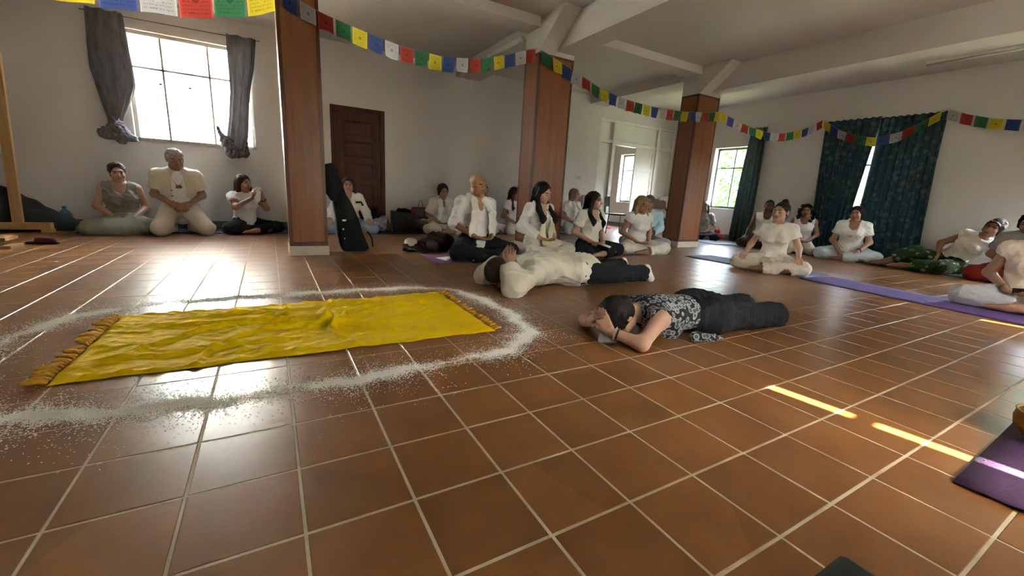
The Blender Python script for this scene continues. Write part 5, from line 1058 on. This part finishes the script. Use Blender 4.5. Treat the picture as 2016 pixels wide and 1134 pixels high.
# -- middle row
J = upright('cross', lean=.02, lift=.075, female=False, arms='lap', head=(14, 8, 0), knee=.095)
def x6(t, K):
    glasses(t, K, 1.08, mat('clear_glasses', (.45, .42, .38), .3, .05)); scarf(t, K, 1.08, WSC, [[('chest', .105, .165, 0), ('waist', .12, .165, .0), ('pel', .125, .16, .09)], [('chest', -.105, .165, 0), ('waist', -.12, .165, .0), ('pel', -.125, .16, .09)]], .044); band(t, K['wrL']*.8+K['elL']*.2, K['wrL']-K['elL'], .036, mat('brown_leather', (.10, .03, .015), .5, .1), 'bracelet')
person('bald man with glasses in white shirt and scarf on the purple mat', (2.31, 3.62, 0), 6, J, (.35, .185, .11), 1.08, False, .95, None, dict(m=WH, sleeve=1.12, neck='v', hem=.05, flare=.008, folds=(34, .012)), dict(m=BK, off=.022, add=lambda K: [cap(K['an'+k], K['to'+k], .050, .045, .02) for k in 'LR']), brow=(.10, .06, .04), stubble=.14, vox=.010, seed=91, extra=x6)
cushion('black round cushion under the bald man', (2.30, 3.66), .19, .09)
J = upright('cross', lean=.05, lift=.06, arms='lap', head=(12, 16, 0))
def x9(t, K): scarf(t, K, 1.06, SCF, [[('chest', .072, .165, -.02), ('waist', .062, .16, -.02), ('pel', .05, .19, .02), ('pel', .07, .30, -.05)], [('chest', -.080, .165, -.02), ('waist', -.07, .16, -.02), ('pel', -.04, .19, .02), ('pel', .01, .33, -.06)]], .040)
person('woman with long black hair, white tunic and cream scarf by the middle column', (3.205, 3.64, 0), 10, J, SK_P, 1.05, True, .95, dict(kind='long', m=HB, w=.048, L=[('shL', -.075, .085, .0), ('chest', .10, .18, -.01)], R=[('shR', .065, .085, .0), ('chest', -.105, .18, -.01)]), dict(m=WH, sleeve=1.75, neck='v', hem=.07, flare=.012, folds=(30, .012)), dict(m=OFF, off=.02, add=lambda K: [cap(K['an'+k], K['to'+k], .050, .045, .02) for k in 'LR']), vox=.010, seed=101, extra=x9)
cushion('dark round cushion under the woman with the cream scarf', (3.21, 3.68), .18, .07, (.03, .028, .03))
J = upright('cross', lean=.04, lift=.01, arms='lap', head=(24, 0, 0))
def x11(t, K): pass
person('woman with long dark hair in white tee and black trousers', (4.085, 3.66, 0), 2, J, SK_P, 1.03, True, .98, dict(kind='long', m=HB, w=.042, L=[('shL', -.075, .06, .02), ('chest', .085, .15, .0)], R=[('shR', .065, .06, .02), ('chest', -.085, .15, .02)]), dict(m=WH2, sleeve=.55, neck='v', hem=.06), dict(m=BK, off=.018), eyes='open', vox=.010, seed=111)
sheet('white paper sheet on the lap of the woman in black trousers', (4.12, 3.34, .155), .15, .21, 40, .25)
J = upright('cross', lean=.05, lift=.0, arms='lap', head=(10, 10, 0))
person('blond woman in white sleeveless top with red bead necklace', (5.055, 3.70, 0), -14, J, SK_T, 1.02, True, 1.0, dict(kind='long', m=HBL, w=.036, L=[('shL', -.06, .05, .03)], R=[('shR', .06, .05, .03)]), dict(m=WH, sleeve=.16, neck='crew', hem=.06, folds=(26, .011)), dict(m=OFF, off=.024, to=.85), vox=.010, seed=121, extra=lambda t, K: beads(t, necklace_pts(K, 1.02, .19, 34), .0055, M_BEAD))
J = upright('cross', lean=.08, lift=.03, female=False, arms='lap2', head=(-4, 0, 4))
person('grey haired man in pale blue shirt behind the blond woman', (5.93, 4.34, 0), -46, J, SK_T, 1.02, False, .98, dict(kind='cropped', m=HDG, t=.015), dict(m=LB, sleeve=1.7, neck='v'), dict(m=LG), brow=(.06, .05, .045), eyes='open', stubble=.2, vox=.012, seed=131, extra=lambda t, K: phone(t, K['wrL']*.5+K['wrR']*.5+A(0, -.05, .05), Matrix.Rotation(1.3, 3, 'Y'), M_PHB))
# -- right side
J = upright('cross', arms='lap', head=(0, 10, 0), lift=.0)
person('fair long haired woman in grey tee partly hidden by the far column', (8.72, 5.26, 0), -62, J, SK_T, 1.0, True, 1.0, dict(kind='long', m=HLB, w=.03, L=[('shL', -.06, .05, 0), ('chest', .08, .13, 0)], R=[('shR', .06, .05, 0), ('chest', -.08, .13, 0)]), dict(m=GY, sleeve=.6), dict(m=NV), vox=.013, seed=141)
J = upright('cross', arms='knee', head=(4, 0, 0), lift=.06, female=False)
person('dark skinned man in white tank top behind the woman with the bun', (8.62, 3.79, 0), -64, J, SK_D, 1.05, False, 1.0, dict(kind='cropped', m=HB, t=.004), dict(m=WH, sleeve=0, neck='scoop', name='tank_top'), dict(m=fab('brown_trousers', (.05, .035, .028))), stubble=.5, eyes='open', vox=.013, seed=151)
J = upright('cross', lean=.0, lift=.005, arms='knee', head=(-22, -2, 0), female=True)
def x16(t, K):
    soft_obj('sash', [cap(K['pel']+A(-.07, -.14, .0), K['pel']+A(.09, -.15, -.01), .05, k=.03), cap(K['pel']+A(.0, -.17, -.0), K['pel']+A(.03, -.24, -.05), .05, .04, .03)], .009, SCF, t, folds=(50, .012))
    for sg in (-1, 1): MB().tube([K['hd']+K['HR']@A(sg*.08+.012*math.cos(a), .01, -.045+.016*math.sin(a)) for a in np.linspace(0, 2*PI, 13)], .002, 5).build('earring', mat('silver', (.6, .6, .6), .25, .02, metal=.9), t, True)
person('woman with black hair bun in cream tee on the blue grey mat', (5.745, 2.03, 0), -66, J, SK_P, 1.03, True, .93, dict(kind='bun', m=HB, t=.007, at=(0, .055, .130)), dict(m=WH2, sleeve=.42, neck='crew', hem=.06), dict(m=OFF, off=.024), vox=.010, seed=161, extra=x16)
J = upright('kneel', lean=.04, arms='lap', head=(-8, 0, 0), lift=-.08)
person('woman with long curly dark hair in white strap top at the curtains', (8.72, 3.17, 0), -62, J, SK_M, 1.0, True, .98, dict(kind='curly', m=HB), dict(m=WH, sleeve=0, neck='scoop', name='tank_top', hem=.06), dict(m=CR), eyes='open', vox=.012, seed=171)
J = upright('cross', lean=.10, lift=.03, arms='shin', head=(-16, 0, 0))
def x18(t, K):
    f = K['front']; c = K['chest']+f*.148+A(-.01, 0, -.045); MB().box(c+A(-.045, -.005, -.03), c+A(.015, .012, .01), .01).build('print', mat('yellow_print', (.65, .45, .10), .8, .1), t); band(t, K['wrL']*.85+K['elL']*.15, K['wrL']-K['elL'], .036, M_WATCH, 'watch')
person('short dark haired woman in white tee with yellow print before the wide curtain', (8.58, 2.34, 0), -70, J, SK_M, 1.04, True, 1.12, dict(kind='fringe', m=HB), dict(m=WH, sleeve=.5, neck='scoop'), dict(m=PLB, off=.024), eyes='open', vox=.011, seed=181, extra=x18)
# reclining woman
J = upright('cross', head=(-12, 0, 22))
J.update(pel=A(0, 0, .115), waist=A(.07, 0, .255), chest=A(.165, -.005, .385), nb=A(.255, -.01, .50), hd=A(.325, -.035, .625), shL=A(.375, -.005, .405), shR=A(.105, -.005, .52), elL=A(.43, .0, .22), wrL=A(.44, -.02, .055), elR=A(-.115, .02, .385), wrR=A(-.09, -.12, .24),
         hiL=A(.08, -.03, .105), hiR=A(-.08, -.02, .125), knR=A(-.29, -.24, .245), anR=A(-.57, -.34, .07), toR=A(-.70, -.37, .04), knL=A(.0, -.43, .085), anL=A(-.36, -.43, .055), toL=A(-.47, -.45, .04), hdirL=A(.3, -1, -.1), hnL=A(0, 0, -1), hdirR=A(-.1, -.7, -.6), hnR=A(.3, .5, -1), side=unit(A(.35, 0, -.15)+A(.5, 0, -.2)))
person('short haired woman in white sleeveless top leaning on one arm on the floor', (8.72, 1.17, 0), -86, J, SK_M, 1.08, True, 1.0, dict(kind='fringe', m=HBR), dict(m=WH2, sleeve=.14, neck='crew', hem=.07, folds=(24, .014)), dict(kind='capri', m=pattern_mat('green_print', (.018, .045, .014), [(.04, .12, .03), (.30, .34, .22), (.015, .03, .012)], 14), off=.03, flare=.03), eyes='open', vox=.011, seed=191)
J = upright('cross', arms='lap', head=(-10, 4, 0), lift=.05)
person('person in grey tee and rust red trousers at the right edge', (8.55, .50, 0), -78, J, SK_M, 1.02, True, 1.08, dict(kind='short', m=HB), dict(m=GY, sleeve=.6), dict(m=RD, off=.026), vox=.012, seed=201, extra=lambda t, K: glasses(t, K, 1.02, M_GL))
J = upright('cross', lean=.04, arms='lap', head=(-6, 8, 0), lift=.0)
def x21(t, K):
    phone(t, K['wrL']*.5+K['wrR']*.5+A(0, -.075, .015), Matrix.Rotation(1.45, 3, 'Y') @ Matrix.Rotation(.5, 3, 'Z'), M_PHB); beads(t, necklace_pts(K, 1.05, .17, 30), .005, M_BEAD); band(t, K['wrR']*.82+K['elR']*.18, K['wrR']-K['elR'], .034, mat('silver_dark', (.2, .2, .2), .3, .1, metal=.8), 'bracelet')
person('woman in sleeveless cream top and grey trousers at the right edge of the violet mat', (6.06, -.02, 0), -80, J, SK_T, 1.04, True, 1.06, dict(kind='short', m=HBR), dict(m=fab('peach_cream_jersey', (.62, .54, .47)), sleeve=.14, neck='crew', hem=.05), dict(m=LG, off=.026, to=.7), vox=.010, seed=211, extra=x21)

# -- prone figures
PR = np.array([[0, 0, -1], [-1, 0, 0], [0, 1, 0]], float)         # face down, crown towards -x
def loc_shift(J, c):
    for k in list(J):
        if k not in ('HR', 'front', 'side', 'curlL', 'curlR', 'tsL', 'tsR') and not k.startswith('hdir') and not k.startswith('hn'): J[k] = J[k]-A(*c)
    return J
J = dict(pel=A(2.56, 2.08, .125), waist=A(2.38, 2.075, .145), chest=A(2.19, 2.07, .155), nb=A(2.02, 2.06, .165), hd=A(1.815, 2.045, .125), shL=A(2.06, 1.89, .16), shR=A(2.06, 2.24, .16), elL=A(1.82, 1.81, .055), elR=A(1.80, 2.28, .06), wrL=A(1.855, 1.955, .20), wrR=A(1.865, 2.125, .205),
         hiL=A(2.60, 1.99, .115), hiR=A(2.60, 2.17, .115), knL=A(3.0, 1.97, .085), knR=A(3.0, 2.24, .085), anL=A(3.37, 1.925, .085), anR=A(3.46, 2.33, .085), toL=A(3.44, 1.91, .030), toR=A(3.54, 2.33, .030),
         hdirL=A(.35, .42, .9), hdirR=A(.35, -.42, .9), hnL=A(0, 1, -.4), hnR=A(0, -1, -.4), HR=rotm(0, 0, 0), front=A(0, 0, -1.0), side=A(0, -1, 0), curlL=.06, curlR=.06, tsL=1, tsR=-1)
J['HR'] = PR @ rotm(-6, -12, 0); C22 = (2.55, 2.06, 0)
def x22(t, K):
    d = K['wrL']-K['elL']; wst = band(t, K['wrL']-unit(d)*.005, d, .033, M_WATCH, 'watch_strap', .024, .005)
    w = K['wrL']-unit(d)*.005; nrm = unit(np.cross(d, A(1, 0, 0))); nrm = unit(A(.1, -1, .4)); c = w+nrm*.036; MB().tube([c, c+nrm*.010], .021, 16).build('watch_dial', mat('steel_dial', (.35, .35, .33), .25, .1, metal=.7), wst, True)
    for k in 'LR': an, to = K['an'+k], K['to'+k]; soft_obj('sock', [cap(an+A(-.07, 0, 0), an, .042, .042, .02), cap(an+A(.005, 0, .055), an+A(.01, 0, -.0), .036, .04, .03), cap(an+A(.02, 0, .04), to, .036, .030, .02), cap(an, to, .04, .032, .02)], .008, WH, t, folds=(40, .003))
M_SATIN = mat('white_satin', (.64, .61, .52), .32, .05, 7, bump=.25, bscale=24, spec=.6)
person('man in white satin shirt lying face down with palms joined over his head', C22, 0, loc_shift(J, C22), SK_T, 1.0, False, 1.02, dict(kind='short', m=hair_mat('brown_grey_hair', (.03, .022, .014)), t=.016), dict(m=M_SATIN, sleeve=1.72, neck='high', hem=.15, hemr=.02, off=.036, flare=.022, folds=(22, .014)), dict(m=NV, off=.022, to=.93), vox=.0095, seed=221, extra=x22, feet=False)
J = dict(pel=A(2.56, .72, .105), waist=A(2.38, .73, .115), chest=A(2.21, .745, .125), nb=A(2.075, .76, .14), hd=A(1.915, .775, .112), shL=A(2.065, .605, .135), shR=A(2.10, .90, .135), elL=A(1.875, .545, .040), elR=A(1.86, .985, .042), wrL=A(1.775, .685, .075), wrR=A(1.775, .86, .075),
         hiL=A(2.60, .64, .095), hiR=A(2.60, .80, .095), knL=A(2.88, .60, .070), knR=A(2.91, .82, .070), anL=A(3.17, .585, .060), anR=A(3.20, .83, .060), toL=A(3.28, .58, .028), toR=A(3.30, .84, .028),
         hdirL=A(-.05, .72, .65), hdirR=A(-.08, -.72, .65), hnL=A(.75, .45, -.35), hnR=A(.8, -.5, -.3), front=A(0, 0, -1.0), side=A(0, -1, 0), curlL=.22, curlR=.22, tsL=1, tsR=-1)
J['HR'] = PR @ rotm(4, -6, 0); C23 = (2.45, .75, 0)
def x23(t, K):
    d = K['wrL']-K['elL']; mb = MB(); a = unit(np.cross(d, A(0, 0, 1))); b = unit(np.cross(d, a)); c0 = K['wrL']-unit(d)*.03
    beads(t, [c0+.033*(math.cos(q)*a+math.sin(q)*b) for q in np.linspace(0, 2*PI, 20)[:-1]], .0062, mat('pale_beads', (.52, .46, .36), .4, .2, 80), 'bead_bracelet'); band(t, c0-unit(d)*.014, d, .032, M_WATCH, 'wrist_cord', .008, .003)
    soft_obj('knotted_hem', [cap(A(-.16, -.22, .035), A(-.05, -.25, .025), .034, .024, .02), cap(A(-.06, -.25, .022), A(.03, -.265, .013), .022, .012, .02)], .008, M_SCALE, t, folds=(50, .010))
def scale_mat():
    """black top printed with rows of pale scallops"""
    m, nt, N, L, b = node_mat('scallop_print'); tc = N.new('ShaderNodeTexCoord'); vo = N.new('ShaderNodeTexVoronoi'); vo.inputs['Scale'].default_value = 27; vo.inputs['Randomness'].default_value = .55; L.new(tc.outputs['Object'], vo.inputs['Vector'])
    cr = N.new('ShaderNodeValToRGB'); e = cr.color_ramp.elements; e[0].position = 0; e[0].color = (.05, .055, .065, 1); e[1].position = .34; e[1].color = (.09, .10, .115, 1)
    for p_, c_ in ((.40, (.34, .36, .38)), (.50, (.34, .36, .38)), (.54, (.010, .011, .014))): q = e.new(p_); q.color = (*c_, 1)
    L.new(vo.outputs['Distance'], cr.inputs[0]); L.new(cr.outputs[0], b.inputs['Base Color']); b.inputs['Roughness'].default_value = .85; return m
M_SCALE = scale_mat()
person('woman in black and grey scallop print top lying face down with joined hands', C23, 0, loc_shift(J, C23), SK_P, 1.0, True, .98, dict(kind='tied', m=HB, t=.014), dict(m=M_SCALE, sleeve=0, neck='crew', hem=.0, off=.018, name='printed_top', folds=(22, .007)), dict(m=NV, off=.022, to=1.0, flare=.028, waist=.040), vox=.009, seed=231, extra=x23, feet=True)
